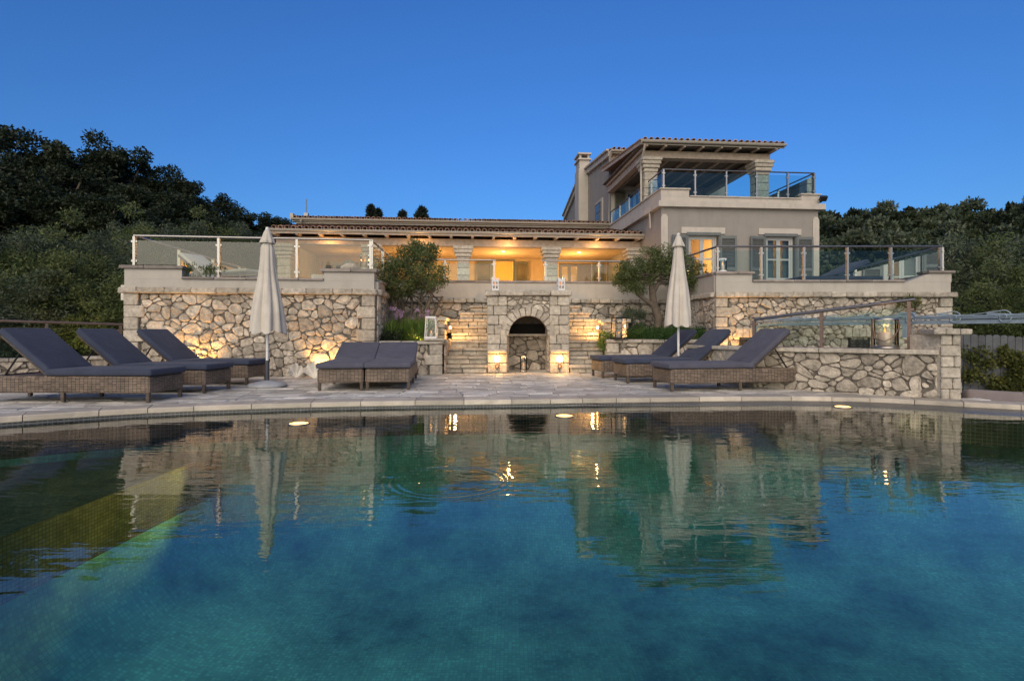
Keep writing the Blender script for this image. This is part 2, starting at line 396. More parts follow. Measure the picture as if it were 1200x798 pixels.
def rubble(b, x0, x1, z0, z1, cell=.25, joint=.014, depth=.06, hole=None, top=None, seed=None):
    """irregular field stones on the local y=0 plane, bulging towards -y"""
    r = random.Random(seed if seed is not None else rnd.random())
    W, H = x1-x0, z1-z0
    cw, chh = cell*1.25, cell*.76
    nx, nz = max(1, round(W/cw)), max(1, round(H/chh))
    pts = []
    for j in range(-1, nz+1):
        for i in range(-1, nx+2):
            if r.random() < .16: continue
            px = x0+(i+.5+(.5 if j % 2 else 0)+r.uniform(-.42, .42))*W/nx
            pz = z0+(j+.5+r.uniform(-.4, .4))*H/nz
            pts.append((px, pz, r.uniform(-.02, .03)*cell/.25))
            if r.random() < .34:
                pts.append((px+r.uniform(.3, .6)*cw, pz+r.uniform(.3, .55)*chh*r.choice((-1, 1)), -.012*cell/.25))
    for (cx, cz, w) in pts:
        near = sorted(pts, key=lambda q: (q[0]-cx)**2+((q[1]-cz)*1.3)**2)[1:16]
        poly = [(x0, z0), (x1, z0), (x1, z1), (x0, z1)]
        for (qx, qz, qw) in near:
            dx, dz = qx-cx, (qz-cz)*1.25
            L = math.hypot(dx, dz)
            if L < 1e-4: continue
            ux, uz = dx/L, dz/L
            l2 = math.hypot(ux, uz*1.25)
            nxx, nzz = ux/l2, uz*1.25/l2
            nxx = math.copysign(abs(nxx)**1.22, nxx); nzz = math.copysign(abs(nzz)**1.22, nzz); l2 = math.hypot(nxx, nzz); nxx /= l2; nzz /= l2
            mx, mz = (cx+qx)/2, (cz+qz)/2
            poly = clip(poly, nxx, nzz, nxx*mx+nzz*mz-joint/2+(w-qw)*2)
            if len(poly) < 3: break
        if len(poly) < 3: continue
        if top: 
            for (a_, b_, c_) in top:
                poly = clip(poly, a_, b_, c_)
                if len(poly) < 3: break
            if len(poly) < 3: continue
        A = abs(sum(poly[i][0]*poly[(i+1) % len(poly)][1]-poly[(i+1) % len(poly)][0]*poly[i][1] for i in range(len(poly))))/2
        if A < .0015: continue
        # merge near points, round corners, roughen
        P = []
        for i in range(len(poly)):
            a, c = poly[i], poly[(i+1) % len(poly)]
            l = math.hypot(c[0]-a[0], c[1]-a[1])
            if l < .012: P.append(((a[0]+c[0])/2, (a[1]+c[1])/2)); continue
            k = min(.3, .03/l*1.2)
            P.append((a[0]+(c[0]-a[0])*k, a[1]+(c[1]-a[1])*k))
            if l > .14: P.append(((a[0]+c[0])/2+r.uniform(-.006, .006), (a[1]+c[1])/2+r.uniform(-.006, .006)))
            P.append((a[0]+(c[0]-a[0])*(1-k), a[1]+(c[1]-a[1])*(1-k)))
        if hole:
            hx, hz, hr = hole
            mxx = sum(p[0] for p in P)/len(P); mzz = sum(p[1] for p in P)/len(P)
            Q = []
            ins = 0
            for p in P:
                dx, dz = p[0]-hx, p[1]-hz
                if dz < 0:
                    if abs(dx) < hr: ins += 1; p = (hx+math.copysign(hr, dx), p[1])
                else:
                    L = math.hypot(dx, dz)
                    if L < hr: ins += 1; p = (hx+dx/L*hr, hz+dz/L*hr)
                Q.append(p)
            if ins > len(P)*.6 or (mzz < hz and abs(mxx-hx) < hr) or math.hypot(mxx-hx, mzz-hz) < hr*.98: continue
            P = Q
        n = len(P)
        mx = sum(p[0] for p in P)/n; mz = sum(p[1] for p in P)/n
        d = depth*r.uniform(.5, 1.1)
        tx, tz = r.uniform(-.12, .12), r.uniform(-.12, .12)
        rings = []
        for (sc, dy, jit) in ((1, 0, 0), (1, .5, .004), (.93, .84, .007), (.72, 1.0, .006)):
            rings.append([(mx+(p[0]-mx)*sc+r.uniform(-jit, jit)*.6, -(d*dy+((p[0]-mx)*tx+(p[1]-mz)*tz)*(dy > .5)*sc)-r.uniform(-jit, jit), mz+(p[1]-mz)*sc+r.uniform(-jit, jit)*.6) for p in P])
        vs = sum(rings, [])
        fs = []
        for k in range(3):
            for i in range(n):
                j = (i+1) % n
                fs.append((k*n+i, k*n+j, (k+1)*n+j, (k+1)*n+i))
        fs.append(tuple(range(3*n, 4*n)))
        b.add(vs, fs, r.random())

def courses(b, x0, x1, z0, z1, y0, y1, hs=.2, lmin=.16, lmax=.34, joint=.007, c=.012, jit=.003, hole=None, seed=None):
    """squared blocks laid in courses, front at y0"""
    r = random.Random(seed if seed is not None else rnd.random())
    nz = max(1, round((z1-z0)/hs)); h = (z1-z0)/nz
    for k in range(nz):
        x = x0; flip = r.random() < .5
        while x < x1-.001:
            l = r.uniform(lmin, lmax)
            if x1-(x+l) < lmin*.8: l = x1-x
            dy = r.uniform(-.006, .006)
            b.cbox(x+joint/2, x+l-joint/2, y0+dy, y1, z0+k*h+joint/2, z0+(k+1)*h-joint/2, c, r.random(), jit)
            x += l

def row(b, x0, x1, y0, y1, z0, z1, lmin=.22, lmax=.42, joint=.006, c=.012, jit=.004):
    x = x0
    while x < x1-.001:
        l = rnd.uniform(lmin, lmax)
        if x1-(x+l) < lmin*.8: l = x1-x
        b.cbox(x+joint/2, x+l-joint/2, y0+rnd.uniform(-.5, .5)*jit, y1, z0, z1+rnd.uniform(-.5, .5)*jit, c, rnd.random(), jit)
        x += l

# ------------------------------------------------------------------ foliage
def leafmesh(name, centers, radii, per, L, Wd, mat, parent, seed=1, squash=.8, droop=0, tones=None, up=0):
    rg = np.random.default_rng(seed)
    C = np.asarray(centers, float); Rr = np.asarray(radii, float)
    K = len(C); n = K*per
    idx = np.repeat(np.arange(K), per)
    d = rg.normal(size=(n, 3)); d /= np.linalg.norm(d, axis=1)[:, None]
    rad = rg.random(n)**.45
    P = C[idx]+d*(rad*Rr[idx])[:, None]*np.array([1, 1, squash])
    a = rg.normal(size=(n, 3)); a[:, 2] += up; a += d*.7; a /= np.linalg.norm(a, axis=1)[:, None]
    t = rg.normal(size=(n, 3)); bb = np.cross(a, t); bb /= np.linalg.norm(bb, axis=1)[:, None]
    l = L*rg.uniform(.6, 1.25, n)[:, None]; w = Wd*rg.uniform(.7, 1.2, n)[:, None]
    V = np.stack([P, P+a*l*.5+bb*w*.5, P+a*l, P+a*l*.5-bb*w*.5], 1).reshape(-1, 3)
    if parent is not None:
        inv = np.array(WM[parent.name].inverted()); V = V@inv[:3, :3].T+inv[:3, 3]
    me = bpy.data.meshes.new(name)
    me.vertices.add(4*n); me.vertices.foreach_set('co', V.astype('f').ravel())
    me.loops.add(4*n); me.loops.foreach_set('vertex_index', np.arange(4*n, dtype='i'))
    me.polygons.add(n); me.polygons.foreach_set('loop_start', np.arange(0, 4*n, 4, dtype='i'))
    try: me.polygons.foreach_set('loop_total', np.full(n, 4, 'i'))
    except Exception: pass
    me.update(calc_edges=True)
    ct = rg.random(K) if tones is None else np.asarray(tones)
    tv = np.clip(ct[idx]*.65+rg.random(n)*.35, 0, 1)
    at = me.attributes.new('tone', 'FLOAT', 'FACE'); at.data.foreach_set('value', tv.astype('f'))
    me.materials.append(M[mat])
    o = bpy.data.objects.new(name, me); COL.objects.link(o)
    if parent is not None: o.parent = parent
    return o

def crown_pts(rx, ry, rz, cz, K, seed, low=-.5, rough=.28):
    rg = np.random.default_rng(seed)
    out = []; rad = []
    ph = rg.uniform(0, 6.28, 6)
    while len(out) < K:
        d = rg.normal(size=3); d /= np.linalg.norm(d)
        if d[2] < low: continue
        az = math.atan2(d[1], d[0]); el = math.asin(d[2])
        f = 1+rough*(math.sin(2*az+ph[0])*.5+math.sin(3*az+ph[1]+2*el)*.4+math.sin(5*el+ph[2]+az)*.5+rg.uniform(-.5, .5))
        q = rg.random()**.38*f
        out.append((d[0]*rx*q, d[1]*ry*q, cz+d[2]*rz*q)); rad.append(rg.uniform(.15, .27)*min(rx, rz)*1.0)
    return out, rad

def limbs(b, base, top, r0, ends, seed=0, wob=.08):
    r = random.Random(seed)
    base = Vector(base); top = Vector(top)
    pts = [base.lerp(top, t)+Vector((r.uniform(-wob, wob), r.uniform(-wob, wob), 0))*(0 < t < 1) for t in (0, .3, .65, 1)]
    b.tube(pts, [r0*1.25, r0, r0*.85, r0*.7], 9)
    for e in ends:
        e = Vector(e); t = r.uniform(.55, 1); s = base.lerp(top, t)
        mid = s.lerp(e, .5)+Vector((r.uniform(-1, 1), r.uniform(-1, 1), r.uniform(.0, .8)))*(e-s).length*.12
        b.tube([s, mid, e], [r0*.5, r0*.33, r0*.12], 6)

def make_tree(name, label, group, h, rx, rz, K, per, L, Wd, mat, seed, trunk=.3, low=-.45, rough=.3, cat='tree'):
    t = thing(name, label, cat, (0, 0, 0), 0, group)
    cz = h-rz*1.0
    pts, rad = crown_pts(rx, rx*.9, rz, cz, K, seed, low, rough)
    b = B()
    ends = [pts[i] for i in range(0, K, max(1, K//9))]
    limbs(b, (0, 0, -.8), (0, 0, cz-rz*.3), trunk, ends, seed, trunk*.6)
    b.build('trunk', 'bark', t)
    leafmesh('crown', pts, rad, per, L, Wd, mat, t, seed)
    return t

# ================================================================== GROUND, POOL, DECK
EDGE = [(-8.2, -5.0), (-7.9, 0.0), (-7.3, 3.0), (-6.5, 4.6), (-5.26, 5.62), (-4.0, 6.36), (-2.13, 6.84), (0, 7.07), (2.3, 7.32), (3.6, 7.40), (4.6, 7.30), (5.3, 7.0), (5.92, 6.62), (6.7, 6.2), (7.7, 5.2), (8.6, 3.0), (9.0, -5.0)]
def catmull(P, n=6):
    out = []
    for i in range(len(P)-1):
        p0 = P[max(i-1, 0)]; p1 = P[i]; p2 = P[i+1]; p3 = P[min(i+2, len(P)-1)]
        for k in range(n):
            t = k/n
            out.append(tuple(.5*((2*p1[a])+(-p0[a]+p2[a])*t+(2*p0[a]-5*p1[a]+4*p2[a]-p3[a])*t*t+(-p0[a]+3*p1[a]-3*p2[a]+p3[a])*t**3) for a in (0, 1)))
    out.append(P[-1]); return out
EC = catmull(EDGE)
def offs(poly, d):
    out = []
    for i in range(len(poly)):
        a = poly[max(i-1, 0)]; c = poly[min(i+1, len(poly)-1)]
        tx, ty = c[0]-a[0], c[1]-a[1]; L = math.hypot(tx, ty)
        out.append((poly[i][0]-ty/L*d, poly[i][1]+tx/L*d))
    return out
WZ = -.09

def terrain(x, y):
    left = .2*max(0, y-13)+.13*max(0, -x-13)
    fl = min(1, max(0, (-x-7.5)/5))
    right = .24*max(0, y-23)
    fr = min(1, max(0, (x-11)/7))
    mid = .16*max(0, y-36)
    base = -.9 if x > 6 else -.45
    z = base + left*fl + right*fr + mid*(1-fl)*(1-fr)
    z = min(z, 17+.02*x)
    return z + .25*math.sin(x*.31+1)*math.sin(y*.27)*min(1, max(0, (y-14)/10))
b = B()
xs = [-260, -160, -100, -70]+[-56+2*i for i in range(62)]+[80, 100, 160, 260]
ys = [-200, -100, -50, -20, 0, 4]+[8+2*i for i in range(54)]+[140, 200, 320]
def inpool(x, y):
    return -10 < x < 10.5 and -6 < y < 8.2
vs = [(x, y, terrain(x, y) if not inpool(x, y) and y > -6 else -2.6) for y in ys for x in xs]
nx_ = len(xs)
b.add(vs, [(j*nx_+i, j*nx_+i+1, (j+1)*nx_+i+1, (j+1)*nx_+i) for j in range(len(ys)-1) for i in range(nx_-1)], .5, True)
struct(b.build('ground', 'earth'))

# pool basin: mosaic wall + floor, one structure
b = B()
n = len(EC)
rings_ = [(0, -.44), (-.12, -1.0), (-.4, -1.45), (-.9, -1.75), (-1.5, -1.9)]
for (d0, z0), (d1, z1) in zip(rings_[:-1], rings_[1:]):
    A_, B_ = offs(EC, d0), offs(EC, d1)
    b.add([(x, y, z0) for x, y in A_]+[(x, y, z1) for x, y in B_], [(i, i+1, i+1+n, i+n) for i in range(n-1)], .5, True)
b.add([(x, y, -1.9) for x, y in B_], [tuple(range(n))], .5, True)
fil = [(-3.32, -.95), (-3.24, -1.3), (-3.0, -1.6), (-2.5, -1.8), (-1.7, -1.9)]
ysf = [-4.9, -2, 0, 1.5, 3, 4.5, 6.0]
b.add([(x-.12*(3-abs(y-3))/3*(y > 0), y, z) for y in ysf for x, z in fil], [(k*5+q, k*5+q+1, (k+1)*5+q+1, (k+1)*5+q) for k in range(6) for q in range(4)], .5, True)
b.box(-8.2, 9.0, -5.1, -5.0, -1.9, 0)
# left submerged bench and the low ledge at the right
lb = [(-8.1, -4.9), (-3.3, -4.9), (-3.45, 3.0), (-3.35, 6.3), (-4.0, 6.28), (-5.26, 5.55), (-6.5, 4.5), (-7.25, 3.0), (-7.85, 0)]
rb = [(4.2, 7.1), (6.5, 5.3), (7.6, 4.6), (7.9, 4.7), (7.5, 5.15), (6.65, 6.05), (5.9, 6.45), (5.2, 6.85)]
struct(b.build('pool_basin', 'mosaic'))
b = B(); b.slab(lb, -1.89, -.5); pass
struct(b.build('pool_bench', 'mosaic_bench'))
b = B()
b.add([(x, y, WZ) for x, y in EC], [tuple(range(n))[::-1]], .5, True)
struct(b.build('water', 'water'))

# dark mosaic lip along the right half of the edge, widening to the right
b = B()
def lipw(x, y): return max(0.0, min(.42, (x-.6)*.085)) if y > 3 else .42
inner = []
off1 = {}
for i, (x, y) in enumerate(EC):
    a = EC[max(i-1, 0)]; c = EC[min(i+1, n-1)]
    tx, ty = c[0]-a[0], c[1]-a[1]; L = math.hypot(tx, ty); w = lipw(x, y)
    inner.append((x+ty/L*w, y-tx/L*w))
k0 = next(i for i, (x, y) in enumerate(EC) if y > -1)
seg_ = range(k0, n)
m_ = len(seg_)
vs = [(EC[i][0], EC[i][1], -.055) for i in seg_]+[(inner[i][0], inner[i][1], -.085) for i in seg_]+[(inner[i][0], inner[i][1], -.45) for i in seg_]
fs = [(i, i+m_, i+1+m_, i+1) for i in range(m_-1)]+[(i+m_, i+2*m_, i+1+2*m_, i+1+m_) for i in range(m_-1)]
b.add(vs, fs)
struct(b.build('pool_edge_band', 'mosaic_dark'))

# deck: real pavers laid up to the curved coping
CO = offs(EC, .34)
def edge_y(x, curve):
    best = None
    for i in range(len(curve)-1):
        a, c = curve[i], curve[i+1]
        if a[0] <= x < c[0] and max(a[1], c[1]) > 2:
            best = a[1]+(c[1]-a[1])*(x-a[0])/(c[0]-a[0])
    return best if best is not None else -6
b = B()
y = 3.4; rr = random.Random(3)
while y < 14.4:
    h = rr.choice((.17, .2, .24, .3))
    x = -15+rr.uniform(0, .3)
    while x < 5.9:
        l = rr.uniform(.22, .62)
        q = [(x+.005, y+.005), (x+l-.005, y+.005), (x+l-.005, y+h-.005), (x+.005, y+h-.005)]
        if -8 < x < 5.95:
            q2 = []
            out = 0
            for p in q:
                ey = edge_y(min(max(p[0], -6.9), 8), CO)-.06
                if p[1] < ey: out += 1; p = (p[0], ey)
                q2.append(p)
            q = q2
        else: out = 0
        right = 5.88 if y < 8 else (5.9 if y > 0 else 9)
        if out < 4 and x+l < right+.4:
            z = rr.uniform(-.004, .004)-.006
            tone = rr.random()
            n4 = 4; cx = sum(p[0] for p in q)/4; cy = sum(p[1] for p in q)/4
            qi = [(p[0]+(.012 if p[0] < cx else -.012), p[1]+(.012 if p[1] < cy else -.012)) for p in q]
            if out == 0 or (q[2][1]-q[1][1] > .04 and q[3][1]-q[0][1] > .04):
                tl = [rr.uniform(-.003, .003) for _ in range(4)]
                vs = [(p[0], p[1], -.03) for p in q]+[(p[0], p[1], z-.008) for p in q]+[(p[0], p[1], z+t_) for p, t_ in zip(qi, tl)]
                b.add(vs, [(8, 9, 10, 11)]+[(i, (i+1) % 4, (i+1) % 4+4, i+4) for i in range(4)]+[(i+4, (i+1) % 4+4, (i+1) % 4+8, i+8) for i in range(4)], tone)
        x += l
    y += h
struct(b.build('stone_deck', 'paver'))
b = B()
deckbase = [p for p in offs(EC, .12) if p[0] < 5.95 and (p[1] > 2.5 or p[0] < 0)]
deckbase = deckbase+[(5.95, 14.6), (-15, 14.6), (-15, -5)]
b.slab(deckbase[::-1][::-1], -.9, -.022)
struct(b.build('deck_bed', 'mortar'))
# coping stones along the water
b = B(); i = 0; acc = 0
dense = catmull(EDGE, 40)
cum = [0]
for i in range(1, len(dense)): cum.append(cum[-1]+math.hypot(dense[i][0]-dense[i-1][0], dense[i][1]-dense[i-1][1]))
def at(s_):
    j = min(len(dense)-2, max(0, next((k for k in range(len(cum)) if cum[k] > s_), len(cum)-1)-1))
    t = (s_-cum[j])/max(1e-6, cum[j+1]-cum[j])
    a, c = dense[j], dense[j+1]; L = math.hypot(c[0]-a[0], c[1]-a[1])
    nx, ny = -(c[1]-a[1])/L, (c[0]-a[0])/L
    return (a[0]+(c[0]-a[0])*t, a[1]+(c[1]-a[1])*t, nx, ny)
s_ = 3.0
while s_ < cum[-1]-4:
    l = rnd.uniform(.42, .72)
    A, C = at(s_+.004), at(s_+l-.004)
    if True:
        mid = at(s_+l/2)
        tone = rnd.random(); z1 = rnd.uniform(.0, .006)
        ins, w = -.03, .33
        far = mid[0] > 5.55
        def ring(z, i0, w0):
            return [(A[0]+A[2]*i0, A[1]+A[3]*i0, z), (mid[0]+mid[2]*i0, mid[1]+mid[3]*i0, z), (C[0]+C[2]*i0, C[1]+C[3]*i0, z), (C[0]+C[2]*w0, C[1]+C[3]*w0, z), (mid[0]+mid[2]*w0, mid[1]+mid[3]*w0, z), (A[0]+A[2]*w0, A[1]+A[3]*w0, z)]
        vs = ring(-.062, ins+.008, w)+ring(-.052, ins, w)+ring(z1-.012, ins, w)+ring(z1, ins+.014, w-.01)
        fs = [tuple(range(6))[::-1], tuple(range(18, 24))]
        for k in range(3): fs += [(k*6+j, k*6+(j+1) % 6, (k+1)*6+(j+1) % 6, (k+1)*6+j) for j in range(6)]
        b.add(vs, fs, tone)
    s_ += l
struct(b.build('pool_coping', 'pool_coping'))

# ================================================================== RETAINING WALLS
def wall_thing(name, label, P0, P1, z0, z1, cell, cat='wall', back=.35, quoin_l=True, quoin_r=True, coping=None, name_r='stonework', **kw):
    t = thing(name, label, cat, (P0[0], P0[1], z0), math.atan2(P1[1]-P0[1], P1[0]-P0[0]))
    L = math.hypot(P1[0]-P0[0], P1[1]-P0[1])
    b = B().seg(P0, P1); b.box(.01, L-.01, .0, back, z0-.3, z1); b.build('core', 'mortar', t)
    b = B().seg(P0, P1)
    qa = .27 if quoin_l else 0; qb = .27 if quoin_r else 0
    rubble(b, qa+.01 if qa else 0, L-qb-(.01 if qb else 0), z0, z1-.004, cell, .011, .036, **kw)
    b.build(name_r, 'stone', t)
    if qa or qb:
        b = B().seg(P0, P1)
        for x0, x1, on in ((0, qa, quoin_l), (L-qb, L, quoin_r)):
            if on:
                nz = max(1, round((z1-z0)/.22)); h = (z1-z0)/nz
                for k in range(nz):
                    e = .07 if k % 2 else -.03
                    xa, xb = (x0-.02, x1+e) if x0 == 0 else (x0-e, x1+.02)
                    b.cbox(xa, xb, -.065, .1, z0+k*h+.004, z0+(k+1)*h-.004, .014, rnd.random(), .004)
        b.build('corner_stones', 'stone_cut', t)
    return t, L

LW0, LW1 = (-7.42, 10.5), (-2.78, 11.03)
Z_B0, Z_B1 = 1.62, 1.735
# left wing
t, L = wall_thing('stone_wall', 'long rubble stone retaining wall under the left terrace, behind the left parasol', LW0, LW1, -.02, Z_B0, .175, seed=11)
ang = math.atan2(LW1[1]-LW0[1], LW1[0]-LW0[0])
b = B().seg(LW0, LW1); row(b, -.1, L+.06, -.12, .3, Z_B0, Z_B1, .28, .52, .006, .02, .006); b.build('string_course', 'stone_cut', t)
b = B().seg(LW0, LW1); b.box(-.02, L, -.02, .28, Z_B1, 1.895); b.box(-.02, 1.02, -.021, .281, 1.896, 2.09); b.box(L-.98, L+.001, -.021, .281, 1.896, 2.07)
b.build('parapet', 'plaster_light', t)
b = B().seg(LW0, LW1); row(b, 1.022, L-.982, -.06, .3, 1.897, 1.945, .4, .6, .004, .01, .002)
row(b, -.1, 1.06, -.07, .32, 2.092, 2.155, .4, .6, .004, .01, .002); row(b, L-1.04, L+.06, -.07, .32, 2.072, 2.14, .4, .6, .004, .01, .002); b.build('coping', 'coping', t)
# its right-hand return and terrace fill
t2, L2 = wall_thing('stone_wall', 'short return of the left terrace wall running back beside the flower bed', (-2.74, 11.08), (-2.98, 13.95), .0, Z_B0, .2, quoin_l=False, quoin_r=False, seed=12)
b = B().seg((-2.74, 11.08), (-2.98, 13.95)); row(b, .0, L2, -.1, .2, Z_B0, Z_B1, .28, .5, .006, .02, .004); b.build('string_course', 'stone_cut', t2)
b = B().seg((-2.74, 11.08), (-2.98, 13.95)); b.box(.05, L2, -.02, .2, Z_B1, 1.895); b.build('parapet', 'plaster_light', t2)
b = B().seg((-2.74, 11.08), (-2.98, 13.95)); row(b, .3, L2, -.06, .24, 1.897, 1.945, .4, .6, .004, .01, .002); b.build('coping', 'coping', t2)
# left outer return
t3, L3 = wall_thing('stone_wall', 'left end return of the terrace wall beside the dark olives', (-8.1, 17.5), (-7.46, 10.56), -.3, Z_B0, .3, quoin_l=False, quoin_r=False, seed=13)
b = B().seg((-8.1, 17.5), (-7.46, 10.56)); b.box(0, L3, -.02, .2, Z_B0, 1.9); b.build('parapet', 'plaster_light', t3)
b = B()
b.slab([(-7.7, 10.75), (-3.05, 11.28), (-3.2, 14.1), (4.2, 14.75), (4.75, 12.1), (9.35, 12.1), (10.4, 21), (10, 30), (-9, 30), (-8.4, 17.5)], 1.5, 1.8)
struct(b.build('terrace_floor', 'paver'))

# centre back wall
CW0, CW1 = (-2.95, 13.92), (4.12, 14.45)
t, L = wall_thing('stone_wall', 'rubble retaining wall between the terraces, behind the steps and the barbecue niche', CW0, CW1, -.02, Z_B0, .19, quoin_l=False, quoin_r=False, seed=14)
b = B().seg(CW0, CW1); row(b, 0, L, -.1, .3, Z_B0, Z_B1, .2, .36, .008, .02, .006); b.build('string_course', 'stone_cut', t)
b = B().seg(CW0, CW1); b.box(0, L, -.02, .28, Z_B1, 2.14); b.build('parapet', 'plaster_light', t)
b = B().seg(CW0, CW1); row(b, 0, L, -.05, .31, 2.142, 2.2, .4, .6, .004, .01, .002); b.build('coping', 'coping', t)

# right terrace
RW0, RW1 = (4.42, 11.85), (9.5, 11.85)
t, L = wall_thing('stone_wall', 'tall pale stone retaining wall under the right terrace, behind the lantern', RW0, RW1, -.3, Z_B0, .15, quoin_r=True, seed=15)
b = B().seg(RW0, RW1); row(b, -.03, L+.1, -.12, .3, Z_B0, Z_B1, .26, .5, .006, .02, .006); b.build('string_course', 'stone_cut', t)
b = B().seg(RW0, RW1); b.box(0, L, -.02, .28, Z_B1, 1.95); b.box(0, .78, -.021, .281, 1.951, 2.12)
b.prism([(L-.95, 1.952), (L+.02, 1.952), (L+.02, 2.14), (L-.45, 2.14)], -.021, .281); b.build('parapet', 'plaster_light', t)
b = B().seg(RW0, RW1); row(b, .79, L-1.0, -.06, .32, 1.952, 2.0, .4, .6, .004, .01, .002); row(b, -.02, .83, -.07, .32, 2.122, 2.18, .4, .5, .004, .01, .002)
row(b, L-.5, L+.08, -.07, .32, 2.142, 2.2, .4, .6, .004, .01, .002); b.build('coping', 'coping', t)
for k, (xa, za) in enumerate(((.72, .62), (3.08, .62))):
    b = B().seg(RW0, RW1)
    for q in range(7): b.box(xa-.2, xa+.2, -.072, -.06, za-.11+q*.032, za-.09+q*.032)
    b.box(xa-.22, xa-.2, -.075, 0, za-.13, za+.13); b.box(xa+.2, xa+.22, -.075, 0, za-.13, za+.13); b.build('vent_grille', 'black_metal', t)
    b = B().seg(RW0, RW1)
    for q in range(4): b.cbox(xa-.3+q*.15, xa-.16+q*.15, -.085, 0, za+.14, za+.34, .012, None, .004)
    b.build('lintel', 'stone_cut', t)
# its left return (towards the centre)
SR0, SR1 = (4.15, 14.5), (4.42, 11.87)
t, L = wall_thing('stone_wall', 'left return of the right terrace wall beside the olive tree planter', SR0, SR1, -.02, Z_B0, .175, quoin_l=False, quoin_r=False, seed=16)
b = B().seg(SR0, SR1); row(b, 0, L, -.1, .2, Z_B0, Z_B1, .26, .5, .006, .02, .006); b.build('string_course', 'stone_cut', t)
b = B().seg(SR0, SR1); b.box(0, L-.02, -.02, .2, Z_B1, 2.12); b.build('parapet', 'plaster_light', t)
b = B().seg(SR0, SR1); row(b, 0, L-.06, -.06, .24, 2.122, 2.178, .4, .6, .004, .01, .002); b.build('coping', 'coping', t)
# right outer return
ER0, ER1 = (9.52, 11.88), (11.2, 21)
t, L = wall_thing('stone_wall', 'right end return of the right terrace wall above the board fence', ER0, ER1, -1.0, Z_B0, .3, quoin_l=False, quoin_r=False, seed=17)
b = B().seg(ER0, ER1); b.box(0, L, -.02, .2, Z_B0, 2.12); b.build('parapet', 'plaster_light', t)
b = B().seg(ER0, ER1); row(b, .3, L, -.06, .24, 2.122, 2.178, .4, .6, .004, .01, .002); b.build('coping', 'coping', t)

# ------------------------------------------------------------------ railings
def railing(name, label, segs, ztop, glass, hand, post, base=None, flat=True):
    """segs: list of (P0, P1, [post positions 0..1], zbase(t), ztop(t) or None)"""
    t = thing(name, label, 'railing', (segs[0][0][0], segs[0][0][1], 1.8))
    for (P0, P1, ps, zb, zt) in segs:
        L = math.hypot(P1[0]-P0[0], P1[1]-P0[1])
        zt = zt or (lambda q: ztop)
        b = B().seg(P0, P1)
        b.tube([(0, 0, zt(0)), (L*.5, 0, zt(.5)), (L, 0, zt(1))], .024, 8); b.build('handrail', hand, t)
        for p in ps:
            b = B().seg(P0, P1); x = p*L
            b.box(x-.022, x+.022, -.03, .03, zb(p), zt(p)-.02)
            for zz in (.14, .78):
                h = zt(p)-zb(p)
                b.box(x-.055, x+.055, -.018, .018, zb(p)+h*zz, zb(p)+h*zz+.035)
            b.lathe([(.045, zb(p)), (.045, zb(p)+.012), (.0, zb(p)+.013)], (x, 0), 10)
            b.build('post', post, t)
        for a, c in zip(ps[:-1], ps[1:]):
            xa, xb = a*L+.035, c*L-.035
            b = B().seg(P0, P1)
            e = 1e-3
            za, zb_ = max(zb(a+e), zb(a+(c-a)*.02)), max(zb(c-e), zb(c-(c-a)*.02))
            # follow a stepped parapet below the pane
            cut = [(xa, za+.03)]
            N = 24; prev = za
            for q in range(1, N):
                tq = a+(c-a)*q/N; zq = zb(tq)
                if abs(zq-prev) > .02:
                    cut += [(tq*L, prev+.03), (tq*L+.002, zq+.03)]; prev = zq
            cut.append((xb, prev+.03 if abs(prev-zb_) < .1 else zb_+.03))
            poly = cut+[(xb, zt(c)-.09), (xa, zt(a)-.09)]
            b.add([(x, -.0, z) for x, z in poly], [tuple(range(len(poly)))]); b.build('glass_panel', glass, t)
    return t
def zl(tt):
    x = tt*4.67
    return 2.155 if x < 1.03 else (2.14 if x > 3.66 else 1.945)
RL0, RL1 = (-7.34, 10.62), (-2.86, 11.13)
railing('glass_railing', 'frosted glass and steel railing along the left terrace parapet', [
    (RL0, RL1, [0.0, .345, .675, .995], zl, None),
    (RL1, (-3.06, 13.9), [.0, .5, 1], lambda q: 1.945 if q > .1 else 2.14, None),
    ((-8.0, 17.4), RL0, [.0, .25, .5, .75], lambda q: 1.9, None)], 2.745, 'glass_frost', 'steel', 'steel')
railing('glass_railing', 'clear glass railing above the centre parapet, in front of the verandah', [
    ((-3.05, 14.08), (-.42, 14.27), [.03, .5, .98], lambda q: 2.2, None), ((.78, 14.36), (4.1, 14.6), [.03, .46, .98], lambda q: 2.2, None)], 2.745, 'glass', 'steel', 'steel')
def zr(tt):
    x = tt*4.86
    return 2.18 if x < .74 else (2.2 if x > 4.5 else 2.0)
railing('glass_railing', 'clear glass railing around the right terrace with slim steel posts', [
    ((4.5, 11.97), (9.42, 11.97), [.0, .195, .385, .578, .772, .993], zr, None),
    ((4.22, 14.55), (4.5, 11.97), [.0, .5], lambda q: 2.178, None),
    ((9.42, 11.97), (11.0, 20.5), [.0, .25, .5, .75, 1], lambda q: 2.178, None)], 2.745, 'glass', 'steel_dark', 'steel')

